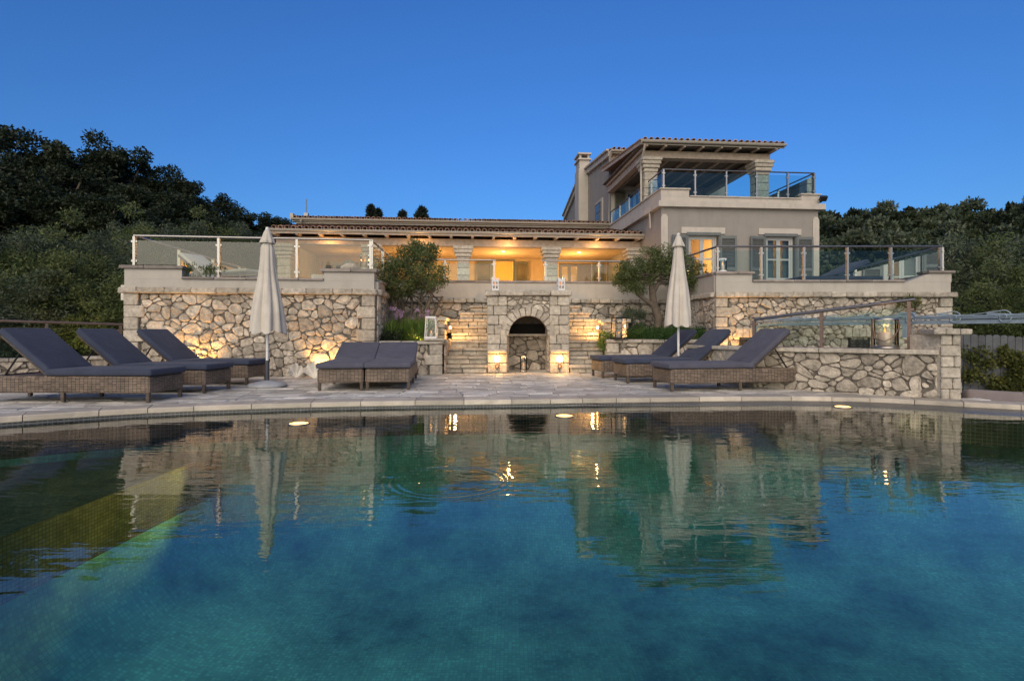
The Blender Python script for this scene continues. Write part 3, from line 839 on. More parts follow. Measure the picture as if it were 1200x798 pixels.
# ------------------------------------------------------------------ barbecue niche
NX0, NX1, NY = -.53, 1.23, 11.66
t = thing('barbecue_niche', 'arched stone barbecue niche between the two stair flights, with two glowing lamps on its piers', 'niche', ((NX0+NX1)/2, NY, 0))
for x0, x1 in ((NX0, NX0+.43), (NX1-.43, NX1)):
    b = B().fr((0, NY)); b.box(x0+.02, x1-.02, .05, 1.1, -.02, 1.64); p = b.build('pier', 'mortar', t)
    b = B().fr((0, NY)); courses(b, x0, x1, .0, 1.64, 0, .22, .205, .13, .3, .008, .014, .004)
    # outer and inner flanks
    b.fr((x1, NY), PI/2); courses(b, 0.22, 1.1, 0, 1.64, -.012, .05, .205, .18, .34, .008, .012, .003)
    b.fr((x0, NY+1.1), -PI/2); courses(b, 0, .88, 0, 1.64, -.012, .05, .205, .18, .34, .008, .012, .003)
    b.build('facing_stones', 'stone_cut', p)
b = B().fr((0, NY)); row(b, NX0-.05, NX1+.05, -.07, 1.15, 1.645, 1.765, .3, .62, .006, .018, .005); b.build('coping', 'stone_cut', t)
cxn = (NX0+NX1)/2; HR = .42; HZ = .80
b = B().fr((0, NY))
rubble(b, NX0+.43, NX1-.43, .0, 1.64, .13, .01, .05, hole=(cxn, HZ, HR+.17), seed=5)
b.M = Matrix.Translation((0, .06, 0)) @ b.M
bb = B().fr((0, NY+.06)); bb.v = [(x, y+.06, z) for x, y, z in b.v]; bb.f = b.f; bb.t = b.t; bb.sm = b.sm
bb.build('spandrel', 'stone', t)
# arch plate behind the stones (mortar) with the opening
b = B().fr((0, NY)); N = 24
pts = [(cxn+math.cos(PI*i/N)*(HR+.03), HZ+math.sin(PI*i/N)*(HR+.03)) for i in range(N+1)]
topz = 1.64
for i in range(N):
    a, c = pts[i], pts[i+1]
    b.add([(a[0], .07, a[1]), (c[0], .07, c[1]), (c[0], .07, topz), (a[0], .07, topz)], [(0, 1, 2, 3)])
    b.add([(a[0], .07, a[1]), (c[0], .07, c[1]), (c[0], 1.0, c[1]), (a[0], 1.0, a[1])], [(0, 1, 2, 3)])
b.build('arch_core', 'stone', t)
b = B().fr((0, NY)); NV = 13
for i in range(NV):
    a0, a1 = PI*(i+.04)/NV, PI*(i+.96)/NV
    ro = HR+.18+rnd.uniform(-.015, .02); y0 = .0+rnd.uniform(-.008, .008)
    q = [(cxn+math.cos(a)*r_, HZ+math.sin(a)*r_) for a, r_ in ((a0, HR), (a0, ro), ((a0+a1)/2, ro+.004), (a1, ro), (a1, HR), ((a0+a1)/2, HR-.004))]
    q2 = [(cxn+(x-cxn)*1.0, z) for x, z in q]
    mx = sum(x for x, z in q)/6; mz = sum(z for x, z in q)/6
    qi = [(mx+(x-mx)*.86, mz+(z-mz)*.9) for x, z in q]
    vs = [(x, .1, z) for x, z in q]+[(x, y0+.015, z) for x, z in q]+[(x, y0, z) for x, z in qi]
    fs = [tuple(range(12, 18))]+[(k*6+j, k*6+(j+1) % 6, (k+1)*6+(j+1) % 6, (k+1)*6+j) for k in (0, 1) for j in range(6)]
    b.add(vs, fs, rnd.random())
b.build('arch_stones', 'stone_cut', t)
# the inside: side walls, back wall, counter shelf
b = B().fr((NX0+.43, NY+.22), PI/2); rubble(b, 0, .85, 0, 1.2, .17, .01, .03, seed=6)
b2 = B().fr((NX1-.43, NY+1.07), -PI/2); rubble(b2, 0, .85, 0, 1.2, .17, .01, .03, seed=8)
b.v += []; off = len(b.v); b.v += b2.v; b.f += [tuple(i+off for i in f) for f in b2.f]; b.t += b2.t; b.sm += b2.sm
b3 = B().fr((NX0+.43, NY+1.05)); rubble(b3, 0, .9, 0, .78, .19, .014, .04, seed=9)
off = len(b.v); b.v += b3.v; b.f += [tuple(i+off for i in f) for f in b3.f]; b.t += b3.t; b.sm += b3.sm
b.build('lining', 'stone', t)
b = B().fr((0, NY)); b.box(NX0+.4, NX1-.4, 1.06, 1.14, 0, 1.64); b.build('back_wall', 'mortar', t)
b = B().fr((0, NY)); b.cbox(NX0+.44, NX1-.44, .75, 1.05, .78, .83, .008, .5); b.build('shelf', 'stone_cut', t)
b = B().fr((0, NY)); b.box(NX0+.44, NX1-.44, .985, 1.045, .84, 1.06); b.build('grill_opening', 'opening_shade', t)  # solid box in place of a hollow; its darkness is painted

# bulkhead lamps on the piers
lampA = None
def lamp_thing(x, label):
    t = thing('wall_lamp', label, 'lamp', (x, NY-.02, .36), 0, 'box lamps on the niche piers')
    b = B(); b.fr((x, NY-.03)); b.cbox(-.2, .2, -.07, .03, .44, .5, .01, .6); b.build('stone_hood', 'stone_cut', t)
    b = B(); b.fr((x, NY-.02)); b.cbox(-.055, .055, -.09, -.03, .24, .36, .02, .5); b.build('bulb', 'glow_warm', t)
    b = B(); b.fr((x, NY-.02)); b.box(-.03, .03, -.06, .0, .14, .24); b.lathe([(.035, .1), (.035, .16), (.0, .161)], (0, -.04), 10); b.build('holder', 'bronze', t)
    return t
lamp_thing(NX0+.215, 'glowing box lamp on the left pier of the barbecue niche')
lamp_thing(NX1-.215, 'glowing box lamp on the right pier of the barbecue niche')

# ------------------------------------------------------------------ steps
def steps(name, label, x0, x1, side):
    t = thing(name, label, 'steps', ((x0+x1)/2, NY, 0))
    y = NY; h = .17
    for k in range(5):
        b = B()
        e = .0 if k else .02
        row(b, x0-e, x1+e, y+k*.3-.02-e, y+k*.3+.34, (k+1)*h-.065, (k+1)*h, .3, .6, .005, .014, .005)
        row(b, x0, x1, y+k*.3+.01, y+k*.3+.34, k*h+.002, (k+1)*h-.068, .25, .5, .008, .012, .005)
        b.build('step', 'stone_cut', t)
    # winders turning behind the niche
    for k in range(5, 9):
        b = B(); q = k-5
        yy = y+1.5
        if side < 0: xa, xb = x0-.35+q*.24, x1+.3
        else: xa, xb = x0-.3, x1+.35-q*.24
        ys_ = yy+q*.1
        row(b, xa, xb, ys_, yy+.85, (k+1)*h-.065, (k+1)*h, .25, .5, .005, .014, .006)
        row(b, xa+.02, xb-.02, ys_+.03, yy+.85, k*h+.002, (k+1)*h-.068, .2, .4, .008, .012, .006)
        b.build('step', 'stone_cut', t)
    return t
steps('stone_steps', 'left flight of stone steps rising beside the niche, next to the white lantern', -1.43, NX0-.012, -1)
steps('stone_steps', 'right flight of stone steps rising beside the niche, next to the black lantern', NX1+.012, 2.05, 1)

# ------------------------------------------------------------------ planters
t, L = wall_thing('planter', 'low stone flower bed wall behind the pair of loungers, left of the steps', (-2.72, 11.1), (-1.46, 11.28), -.02, .62, .2, 'planter', .3, False, True, seed=21)
b = B().seg((-2.72, 11.1), (-1.46, 11.28)); row(b, .02, L+.03, -.09, .32, .622, .69, .3, .5, .006, .016, .004)
b.cbox(L-.36, L+.06, -.12, .34, .694, .74, .012, .5); b.build('coping', 'stone_cut', t)
b = B(); b.slab([(-2.72, 11.35), (-1.46, 11.55), (-1.5, 13.95), (-2.9, 13.85)], .3, .6); b.build('soil', 'soil', t)
b = B().fr((-1.44, 11.55), PI/2); rubble(b, 0, 1.3, .0, .72, .2, .012, .04, seed=25); b.build('side_facing', 'stone', t)
t = thing('stone_pier', 'squat stone pier beside the left steps, behind the white lantern', 'pier', (-1.7, 12.6, .6))
b = B().fr((-1.95, 12.55)); courses(b, 0, .42, .3, 1.13, 0, .4, .17, .14, .3); b.build('shaft', 'stone_cut', t)
b = B().fr((-1.95, 12.55)); row(b, -.05, .47, -.05, .44, 1.132, 1.21, .2, .4); b.build('cap', 'stone_cut', t)

t, L = wall_thing('planter', 'low stone planter wall behind the right loungers holding the olive tree', (2.12, 12.1), (4.38, 11.84), -.02, .63, .25, 'planter', .3, True, False, seed=22)
b = B().seg((2.12, 12.1), (4.38, 11.84)); row(b, -.04, L, -.09, .32, .632, .71, .3, .5, .006, .016, .004); b.build('coping', 'stone_cut', t)
b = B(); b.slab([(2.14, 12.35), (4.4, 12.1), (4.2, 14.35), (2.2, 14.3)], .3, .64); b.build('soil', 'soil', t)
b = B().fr((2.12, 14.2), -PI/2); rubble(b, 0, 2.1, .0, .7, .2, .012, .04, seed=26); b.build('side_facing', 'stone', t)
t = thing('stone_pier', 'squat stone pier beside the right steps, behind the black lantern', 'pier', (2.3, 12.7, .6))
b = B().fr((2.1, 12.75)); courses(b, 0, .62, .3, 1.09, 0, .4, .17, .14, .3); b.build('shaft', 'stone_cut', t)
b = B().fr((2.1, 12.75)); row(b, -.05, .67, -.05, .44, 1.092, 1.17, .2, .4); b.build('cap', 'stone_cut', t)

# stair lamps
for (x, y, lb) in ((-1.48, 12.62, 'small glowing lamp low on the pier beside the left steps'), (2.06, 12.82, 'small glowing lamp low on the pier beside the right steps')):
    t = thing('stair_lamp', lb, 'lamp', (x, y, .92), 0, 'lamps beside the steps')
    b = B().fr((x, y)); sx = 1 if x < 0 else -1
    b.cbox(-.05, .05, -.08, .08, .93, 1.02, .01, .5); b.build('housing', 'bronze', t)
    b = B().fr((x, y)); b.box(min(0, sx*.06)-.0, max(0, sx*.06), -.065, .065, .945, 1.005); b.build('bulb', 'glow_warm', t)

# ------------------------------------------------------------------ low wall at the right with pier
LR0, LR1 = (3.9, 8.72), (5.64, 7.24)
t, L = wall_thing('stone_wall', 'low stone wall with broad slab coping behind the front right lounger', LR0, LR1, -.02, .57, .155, back=.4, quoin_l=False, quoin_r=False, seed=31)
b = B().seg(LR0, LR1); row(b, -.02, L+.02, -.1, .46, .572, .635, .6, 1.1, .004, .01, .002); b.build('coping', 'stone_cut', t)
LQ1 = (3.3, 10.2)
b = B().seg(LQ1, LR0); L_ = math.hypot(LR0[0]-LQ1[0], LR0[1]-LQ1[1]); rubble(b, 0, L_, 0, .57, .25, .014, .04, seed=33); b.box(0, L_, 0, .4, -.1, .565); b.build('return_wall', 'stone', t)
b = B().seg(LQ1, LR0); row(b, 0, L_-.02, -.08, .46, .573, .633, .5, .9, .004, .01, .002); b.build('return_coping', 'stone_cut', t)
t = thing('stone_pier', 'stout stone pier ending the low wall at the pool, right of the glass lantern', 'pier', (5.7, 7.3, 0))
b = B().seg((5.63, 7.16), (5.86, 7.12)); courses(b, 0, .235, -.02, .84, 0, .2, .15, .1, .24); b.fr((5.86, 7.14), R(52)); courses(b, 0, .9, -.7, .84, -.01, .1, .15, .14, .3); b.build('shaft', 'stone_cut', t)
b = B(); b.slab([(5.64, 7.2), (5.85, 7.17), (6.38, 7.85), (6.0, 8.1), (5.5, 7.55)], -.8, .835); b.build('core', 'stone_cut', t)
b = B().seg((5.5, 7.15), (5.93, 7.08)); row(b, 0, .46, -.04, .36, .842, .915, .15, .25); b.fr((5.9, 7.12), R(52)); row(b, .1, .95, -.04, .42, .845, .912, .25, .4); b.build('cap', 'stone_cut', t)
# rail on the low wall
q = lambda z0, z1: (lambda s: z0+(z1-z0)*s)
PR0, PR1 = (3.98, 8.98), (5.62, 7.62)
t = railing('glass_railing', 'sloping glass handrail with brown posts on the low wall behind the glass lantern', [
    (PR0, PR1, [.0, .46, .97], lambda s: .635, q(1.08, 1.33))], 1.3, 'glass', 'steel_dark', 'bronze')

# left low wall with rail
t, L = wall_thing('stone_wall', 'low stone kerb wall behind the left loungers, below the dark olives', (-10.6, 7.6), (-7.5, 10.45), -.02, .36, .25, back=.3, quoin_l=False, quoin_r=False, seed=41)
b = B().seg((-10.6, 7.6), (-7.5, 10.45)); row(b, 0, L, -.06, .34, .362, .42, .5, .8, .004, .01, .002); b.build('coping', 'stone_cut', t)
railing('glass_railing', 'low railing with brass toned handrail behind the left loungers', [
    ((-10.5, 7.85), (-7.55, 10.6), [.02, .42, .72, .99], lambda s: .42, q(1.13, 1.02))], 1.1, 'glass', 'bronze', 'bronze')

# ================================================================== VILLA (building frame turned 5 degrees: u right, v back)
A5 = R(5)
def V(): return B().fr((0, 0), A5)
def vw(u, v, z=0):
    p = Matrix.Rotation(A5, 4, 'Z') @ Vector((u, v, z)); return (p.x, p.y, p.z)
villa = thing('villa', 'large two storey stone and plaster villa with tiled roofs and a warmly lit verandah', 'house', vw(3, 20, 1.8), A5)
def P(name, b, mat, parent=None, **k): return b.build(name, mat, parent or villa, **k)

# --- walls of the low wing
b = V()
def wall_open(b, u0, u1, v, z0, z1, th, ops):
    """wall along u at v with openings (ua, ub, za, zb)"""
    x = u0
    for (ua, ub, za, zb) in sorted(ops):
        b.box(x, ua, v, v+th, z0, z1)
        if za > z0: b.box(ua, ub, v+.001, v+th-.001, z0, za)
        b.box(ua, ub, v+.001, v+th-.001, zb, z1)
        x = ub
    b.box(x, u1, v, v+th, z0, z1)
wall_open(b, -6.8, 6.2, 23.3, 1.8, 5.38, .3, [(1.23, 2.08, 1.8, 3.89), (4.07, 5.5, 1.8, 3.85), (-5.9, -4.9, 1.8, 3.8)])
P('verandah_wall', b, 'plaster_ochre')
b = V(); b.box(-6.8, -6.5, 23.6, 31, 1.8, 5.38); b.box(-6.8, 6.2, 31, 31.3, 1.8, 5.38); P('wall', b, 'plaster_light')
# left end wall of verandah and the right side wall piece
b = V(); b.box(-6.3, -6.1, 19.3, 23.3, 1.8, 4.05); P('wall', b, 'plaster_light')
# columns
cols = [-5.99, -3.11, -.03, 3.02, 6.02]
def column(u, v, z0, z1, w, mat='stone_cut'):
    b = V(); n = max(3, round((z1-z0-.52)/.26)); h = (z1-z0-.50)/n
    for k in range(n): b.cbox(u-w/2, u+w/2, v-w/2, v+w/2, z0+k*h+.004, z0+(k+1)*h-.004, .015, None, .004)
    c = P('column', b, mat)
    b = V(); hh = .50/4
    for k in range(4):
        e = (.02, .065, .105, .135)[k]
        b.cbox(u-w/2-e, u+w/2+e, v-w/2-e, v+w/2+e, z1-.50+k*hh+.003, z1-.50+(k+1)*hh-.002, .02, None, .004)
    P('capital', b, mat, c)
for u in cols: column(u, 19.0, 1.8, 3.82, .42)
b = V(); b.box(-6.25, 6.21, 18.84, 19.16, 3.822, 4.06); P('beam', b, 'wood_pale')
b = V(); b.box(-6.28, 6.2, 18.48, 19.5, 4.168, 4.19); P('soffit', b, 'wood'); b = V(); b.box(-6.28, 6.2, 18.44, 18.458, 4.1, 4.26); P('fascia', b, 'wood_pale')
b = V(); b.box(-6.45, 6.2, 19.162, 23.28, 4.01, 4.06)
P('verandah_ceiling', b, 'plaster_ochre')
for k in range(18):
    u = -6.2+k*.72
    b = V(); b.cbox(u-.045, u+.045, 18.46, 19.3, 4.063, 4.165, .01, None); P('rafter', b, 'wood_pale')

def tile_roof(u0, u1, v0, v1, z0, z1, pitch=.21, rowl=.36, name='roof', parent=None, run='v'):
    """barrel tiles: half-round covers running up the slope, real thickness at the eave"""
    b = V(); nt_ = round((u1-u0)/pitch); p = (u1-u0)/nt_
    L = math.hypot(v1-v0, z1-z0); nr = max(1, round(L/rowl)); n = 6
    sl = (z1-z0)/(v1-v0)
    # bed
    b.add([(u0, v0+.03, z0-.03), (u1, v0+.03, z0-.03), (u1, v1, z1-.03), (u0, v1, z1-.03)], [(0, 1, 2, 3)], .1)
    b.add([(u0, v0+.03, z0-.1), (u1, v0+.03, z0-.1), (u1, v1, z1-.1), (u0, v1, z1-.1)], [(3, 2, 1, 0)], .1)
    for sgn in (1, -1):
        for i in range(nt_ + (sgn < 0)):
            c = u0+(i+(.5 if sgn > 0 else 0))*p
            for k in range(nr):
                va = v0+(v1-v0)*k/nr-(.03 if k == 0 and sgn > 0 else 0); vb = v0+(v1-v0)*(k+1)/nr+.02
                za = z0+sl*(va-v0)+(.022 if sgn > 0 else .0); zb = z0+sl*(vb-v0)+(.002 if sgn > 0 else -.005)
                r0, r1 = p*.36, p*.3
                if sgn < 0: r0, r1 = p*.3, p*.34
                vs = []; ht = rnd.uniform(-.004, .006)
                for (vv, zz, r_) in ((va, za, r0), (vb, zb, r1)):
                    for j in range(n+1):
                        w = PI*j/n
                        vs.append((c+math.cos(w)*r_, vv, zz+ht+math.sin(w)*r_*.85*sgn+(0 if sgn > 0 else .02)))
                for j in range(n+1):
                    w = PI*j/n
                    vs.append((c+math.cos(w)*(r0-.016), va, za+ht+math.sin(w)*(r0-.016)*.85*sgn+(0 if sgn > 0 else .02)))
                fs = [(j, j+1, n+2+j, n+1+j) for j in range(n)]
                if k == 0: fs += [(2*n+2+j, 2*n+3+j, j+1, j) for j in range(n)]
                b.add(vs, fs, rnd.random(), False)
    return P(name, b, 'tile', parent)
def gutter(u0, u1, v, z, ax='u'):
    b = V(); n = 6
    vs = []
    for x in (u0, u1):
        for j in range(n+1):
            w = PI+PI*j/n
            vs.append((x, v+math.cos(w)*.07, z+math.sin(w)*.07+.05))
    b.add(vs, [(j, j+1, n+2+j, n+1+j) for j in range(n)], .5, True)
    b.box(u0, u1, v+.075, v+.1, z-.06, z+.06)
    b.box(u0, u1, v-.075, v-.065, z+.045, z+.058)
    return P('gutter', b, 'gutter')
tile_roof(-6.3, 6.2, 18.45, 23.3, 4.28, 5.3)
gutter(-6.32, 6.2, 18.42, 4.185)
tile_roof(-6.95, 6.2, 22.85, 27.5, 5.52, 6.45)
gutter(-6.97, 6.2, 22.82, 5.43)
b = V(); b.box(-6.85, 6.2, 22.98, 23.299, 5.30, 5.5); P('cornice', b, 'plaster_light')
b = V(); b.box(-6.4, -6.31, 18.5, 23.2, 4.1, 4.25); b.box(-7.06, -6.94, 22.9, 27.6, 5.46, 5.7); b.tube([vwp for vwp in [(-6.6, 22.8, 5.4), (-6.6, 23.0, 5.25), (-6.6, 23.2, 5.1)]], .04, 8); P('verge', b, 'gutter')
b = V(); b.tube([(-6.6, 23.6, 5.6), (-6.6, 23.6, 6.45)], .02, 6); b.box(-6.68, -6.52, 23.5, 23.7, 5.6, 5.85); P('antenna', b, 'steel_dark')

# --- openings helper: framed glazed double leaf with muntins
def glazed(u0, u1, v, z0, z1, mat, leaves=2, rows=2, name='door', sill=.0, mids=None):
    b = V(); fw = .055
    b.box(u0, u0+.05, v-.02, v+.08, z0, z1); b.box(u1-.05, u1, v-.02, v+.08, z0, z1); b.box(u0, u1, v-.021, v+.081, z1-.06, z1+.001)
    w = (u1-u0-.1)/leaves
    for l in range(leaves):
        a = u0+.05+l*w
        b.box(a+.002, a+fw+.01, v, v+.05, z0, z1-.06); b.box(a+w-fw-.01, a+w-.002, v, v+.05, z0, z1-.06)
        b.box(a+.003, a+w-.003, v+.001, v+.049, z1-.14, z1-.061); b.box(a+.003, a+w-.003, v+.001, v+.049, z0, z0+.18)
        for r_ in range(1, rows):
            z = z0+.18+(z1-.14-z0-.18)*r_/rows
            b.box(a+.004, a+w-.004, v+.002, v+.048, z-.025, z+.025)
    d = P(name, b, mat)
    for l in range(leaves):
        a = u0+.05+l*w
        b = V(); b.add([(a+fw, v+.025, z0+.15), (a+w-fw, v+.025, z0+.15), (a+w-fw, v+.025, z1-.12), (a+fw, v+.025, z1-.12)], [(0, 1, 2, 3)]); P('pane', b, 'pane', d)
    return d
def shutter(u, v, z0, z1, w, mat, ang=0.0, side=1):
    """louvred leaf hinged at u, lying against the wall (ang small) ; side=+1 opens to the right"""
    b = V(); M0 = b.M @ Matrix.Translation((u, v, 0)) @ Matrix.Rotation(-ang*side, 4, 'Z'); b.M = M0
    a, c = (0, w) if side > 0 else (-w, 0)
    for x0, x1 in ((a, a+.06), (c-.06, c)): b.box(x0, x1, -.05, -.01, z0, z1)
    zm = z0+(z1-z0)*.5
    for zz in (z0, zm-.04, z1-.09): b.box(a+.06, c-.06, -.048, -.012, zz, zz+.09)
    for zs, ze in ((z0+.09, zm-.04), (zm+.05, z1-.09)):
        n = int((ze-zs)/.045)
        for k in range(n):
            z = zs+(k+.5)*(ze-zs)/n
            b.add([(a+.06, -.042, z-.014), (c-.06, -.042, z-.014), (c-.06, -.018, z+.014), (a+.06, -.018, z+.014)], [(0, 1, 2, 3)], .3)
    return P('shutter', b, mat)
# verandah openings
b = V(); b.box(1.15, 1.23, 23.26, 23.5, 1.8, 3.89); b.box(2.08, 2.16, 23.26, 23.5, 1.8, 3.89); b.box(1.15, 2.16, 23.26, 23.5, 3.892, 3.97)
d = P('door_frame', b, 'shutter_green')
shutter(1.14, 23.27, 1.8, 3.86, .62, 'shutter_green', R(8), -1)
shutter(2.18, 23.27, 1.8, 3.86, .55, 'shutter_green', R(8), 1)
glazed(4.1, 4.98, 23.35, 1.8, 3.85, 'frame_brown', 2, 2)
b = V(); b.box(4.98, 5.5, 23.36, 23.4, 1.8, 3.85); P('door', b, 'frame_brown')
shutter(5.52, 23.27, 1.8, 3.82, .5, 'shutter_green', R(8), 1)
glazed(-5.88, -4.92, 23.35, 1.8, 3.8, 'frame_white', 2, 3)
shutter(-4.88, 23.27, 1.8, 3.76, .5, 'shutter_green', R(8), 1)
# rooms behind
def room(u0, u1, v0, v1, z0, z1, mat='interior'):
    b = V(); b.add([(u0, v0, z0), (u1, v0, z0), (u1, v1, z0), (u0, v1, z0), (u0, v0, z1), (u1, v0, z1), (u1, v1, z1), (u0, v1, z1)], [(0, 1, 2, 3), (4, 7, 6, 5), (1, 5, 6, 2), (2, 6, 7, 3), (3, 7, 4, 0)])
    return P('room', b, mat)
room(.3, 3.2, 23.61, 27.5, 1.82, 4.4); room(3.4, 6.1, 23.61, 27, 1.82, 4.4)
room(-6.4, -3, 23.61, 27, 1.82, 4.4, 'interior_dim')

# --- tower, lower storey
T0, T1, TV, TB = 6.22, 11.46, 16.82, 23.3
b = V()
wall_open(b, T0, T1, TV, 1.8, 4.82, .3, [(7.09, 8.1, 1.8, 4.0), (9.67, 10.68, 1.8, 4.0)])
b.box(T0, T0+.3, TV+.3, TB, 1.8, 4.82); b.box(T1-.3, T1, TV+.3, 33, 1.8, 4.82)
P('wall', b, 'plaster_grey')
b = V()
for (ua, ub) in ((6.86, 8.30), (9.42, 10.86)): b = V(); b.box(ua, ub, TV-.05, TV+.0, 4.002, 4.2); P('lintel', b, 'plaster_trim')
b = V()
for u in (T0-.015, T1-.2):
    b = V(); b.prism([(u, 1.8), (u+.215, 1.8), (u+.215, 4.5), (u+.16, 4.6), (u+.055, 4.6), (u, 4.5)], TV-.04, TV-.001); P('corner_pilaster', b, 'plaster_trim')
glazed(7.12, 8.07, TV+.12, 1.8, 3.98, 'frame_white', 2, 3); glazed(9.7, 10.65, TV+.12, 1.8, 3.98, 'frame_white', 2, 3)
b = V()
for (ua, ub) in ((7.05, 8.14), (9.63, 10.72)):
    b = V(); b.box(ua-.02, ua+.05, TV-.03, TV+.1, 1.8, 4.0); b.box(ub-.05, ub+.02, TV-.03, TV+.1, 1.8, 4.0); b.box(ua-.02, ub+.02, TV-.055, TV+.1, 3.95, 4.04); P('door_frame', b, 'shutter')
for u, sd in ((7.05, -1), (8.14, 1), (9.63, -1), (10.72, 1)): shutter(u, TV-.0, 1.82, 3.94, .52, 'shutter', R(7), sd)
room(6.55, 8.85, TV+.31, 20.5, 1.82, 4.4); room(8.9, 11.15, TV+.31, 20.5, 1.82, 4.4, 'interior')
b = V()
for ua, ub in ((7.12, 7.26), (9.72, 10.1), (10.42, 10.62)):
    n = 8
    b.add([(ua+(ub-ua)*i/n, TV+.28+.03*(i % 2), z) for z in (1.85, 3.9) for i in range(n+1)], [(i, i+1, i+n+2, i+n+1) for i in range(n)], .5, True)
P('curtain', b, 'curtain')
# cornice, balcony parapet
b = V(); b.box(T0-.14, T1+.16, TV-.16, TB-.0, 4.822, 5.0); P('cornice', b, 'plaster_trim')
b = V(); b.box(T0-.02, T1+.02, TV-.02, TV+.24, 5.002, 5.16); b.box(T0-.021, 7.12, TV-.021, TV+.239, 5.161, 5.38); b.box(10.88, T1+.021, TV-.021, TV+.239, 5.161, 5.3)
b.box(T0-.02, T0+.22, TV+.241, TB, 5.002, 5.38); b.box(T1-.22, T1+.02, TV+.241, TB, 5.002, 5.3)
P('parapet', b, 'plaster_trim')
b = V(); row(b, 7.14, 10.86, TV-.06, TV+.28, 5.162, 5.205, .4, .6, .004, .01, .002); row(b, T0-.06, 7.16, TV-.07, TV+.28, 5.382, 5.43, .4, .6, .004, .01, .002); row(b, 10.84, T1+.08, TV-.07, TV+.28, 5.302, 5.35, .3, .4, .004, .01, .002)
b.box(T0-.06, T0+.26, TV+.285, TB, 5.382, 5.43); b.box(T1-.26, T1+.07, TV+.285, TB, 5.302, 5.35)
P('coping', b, 'plaster_trim')
# loggia columns, beam, roof
for u in (6.43, 10.47): column(u, 18.6, 5.0, 6.9, .46)
b = V(); b.box(6.2, 10.75, 18.4, 18.75, 6.902, 7.14); b.box(6.2, 6.45, 18.76, TB-.01, 6.902, 7.14); b.box(10.5, 10.75, 18.76, TB-.01, 6.902, 7.14); P('beam', b, 'wood_pale')
b = V()
for k in range(8): u = 6.15+k*.655; b.cbox(u-.045, u+.045, 17.95, TB-.02, 7.143, 7.24, .012, None)
P('rafters', b, 'wood_pale')
b = V()
b.box(5.98, 10.95, 17.92, TB-.02, 7.243, 7.27)
P('ceiling', b, 'ceiling_boards')
tile_roof(5.95, 11.0, 17.9, TB, 7.34, 7.95)
gutter(5.93, 11.0, 17.86, 7.25)
b = V(); b.add([(5.93, 17.9, 7.2), (5.93, TB, 7.78), (5.93, TB, 7.95), (5.93, 17.9, 7.37), (5.97, 17.9, 7.2), (5.97, TB, 7.78), (5.97, TB, 7.95), (5.97, 17.9, 7.37)], [(0, 1, 2, 3), (4, 7, 6, 5), (0, 4, 5, 1), (3, 2, 6, 7), (0, 3, 7, 4)]); P('verge', b, 'wood_pale')
b = V(); b.tube([(6.05, 17.9, 7.2), (6.05, 18.0, 7.0), (6.1, 18.5, 6.75), (6.14, 18.55, 6.4), (6.14, 18.55, 5.4)], .04, 8); P('downpipe', b, 'gutter')
b = V(); b.tube([(6.15, 17.9, 5.0), (6.12, 17.6, 4.9), (6.12, 17.6, 4.3)], .04, 8); P('downpipe', b, 'gutter')

# --- upper main block
b = V()
wall_open(b, 6.35, 11.6, TB, 5.0, 7.9, .3, [(7.0, 7.9, 5.0, 7.05), (9.0, 10.6, 5.0, 7.05)])
b.box(6.35, 11.6, TB+.001, TB+.299, 7.9, 8.78)
P('wall', b, 'plaster_ochre' if False else 'plaster_light')
b = V()   # left gable wall
gz = [(23.6, 4.9), (33.8, 4.9), (33.8, 8.15), (28.7, 9.3), (23.6, 8.72)]
b.add([(6.35, v, z) for v, z in gz]+[(6.65, v, z) for v, z in gz], [(4, 3, 2, 1, 0), (5, 6, 7, 8, 9)]+[(i, (i+1) % 5, (i+1) % 5+5, i+5) for i in range(5)])
b.add([(11.3, v, z) for v, z in gz]+[(11.6, v, z) for v, z in gz], [(4, 3, 2, 1, 0), (5, 6, 7, 8, 9)]+[(i, (i+1) % 5, (i+1) % 5+5, i+5) for i in range(5)])
b.box(6.35, 11.6, 33.5, 33.79, 4.9, 8.1)
P('gable_wall', b, 'plaster_grey')
b = V()
for (va, za, vb, zb) in ((23.2, 8.72, 28.7, 9.34), (28.7, 9.34, 34.0, 8.14)):
    b.add([(x, v, z) for x in (6.22, 6.36) for v, z in ((va, za-.24), (vb, zb-.24), (vb, zb), (va, za))], [(3, 2, 1, 0), (4, 5, 6, 7), (0, 1, 5, 4), (1, 2, 6, 5), (2, 3, 7, 6), (3, 0, 4, 7)])
    b.add([(x, v, z) for x in (6.12, 6.4) for v, z in ((va, za), (vb, zb), (vb, zb+.07), (va, za+.07))], [(3, 2, 1, 0), (4, 5, 6, 7), (0, 1, 5, 4), (1, 2, 6, 5), (2, 3, 7, 6), (3, 0, 4, 7)])
P('verge', b, 'plaster_trim')
tile_roof(6.3, 11.75, 22.95, 28.7, 8.72, 9.38)
gutter(6.25, 11.75, 22.9, 8.6)
b = V(); b.tube([(6.3, 22.95, 8.6), (6.28, 23.25, 8.4), (6.28, 23.25, 5.4)], .045, 8); P('downpipe', b, 'gutter')
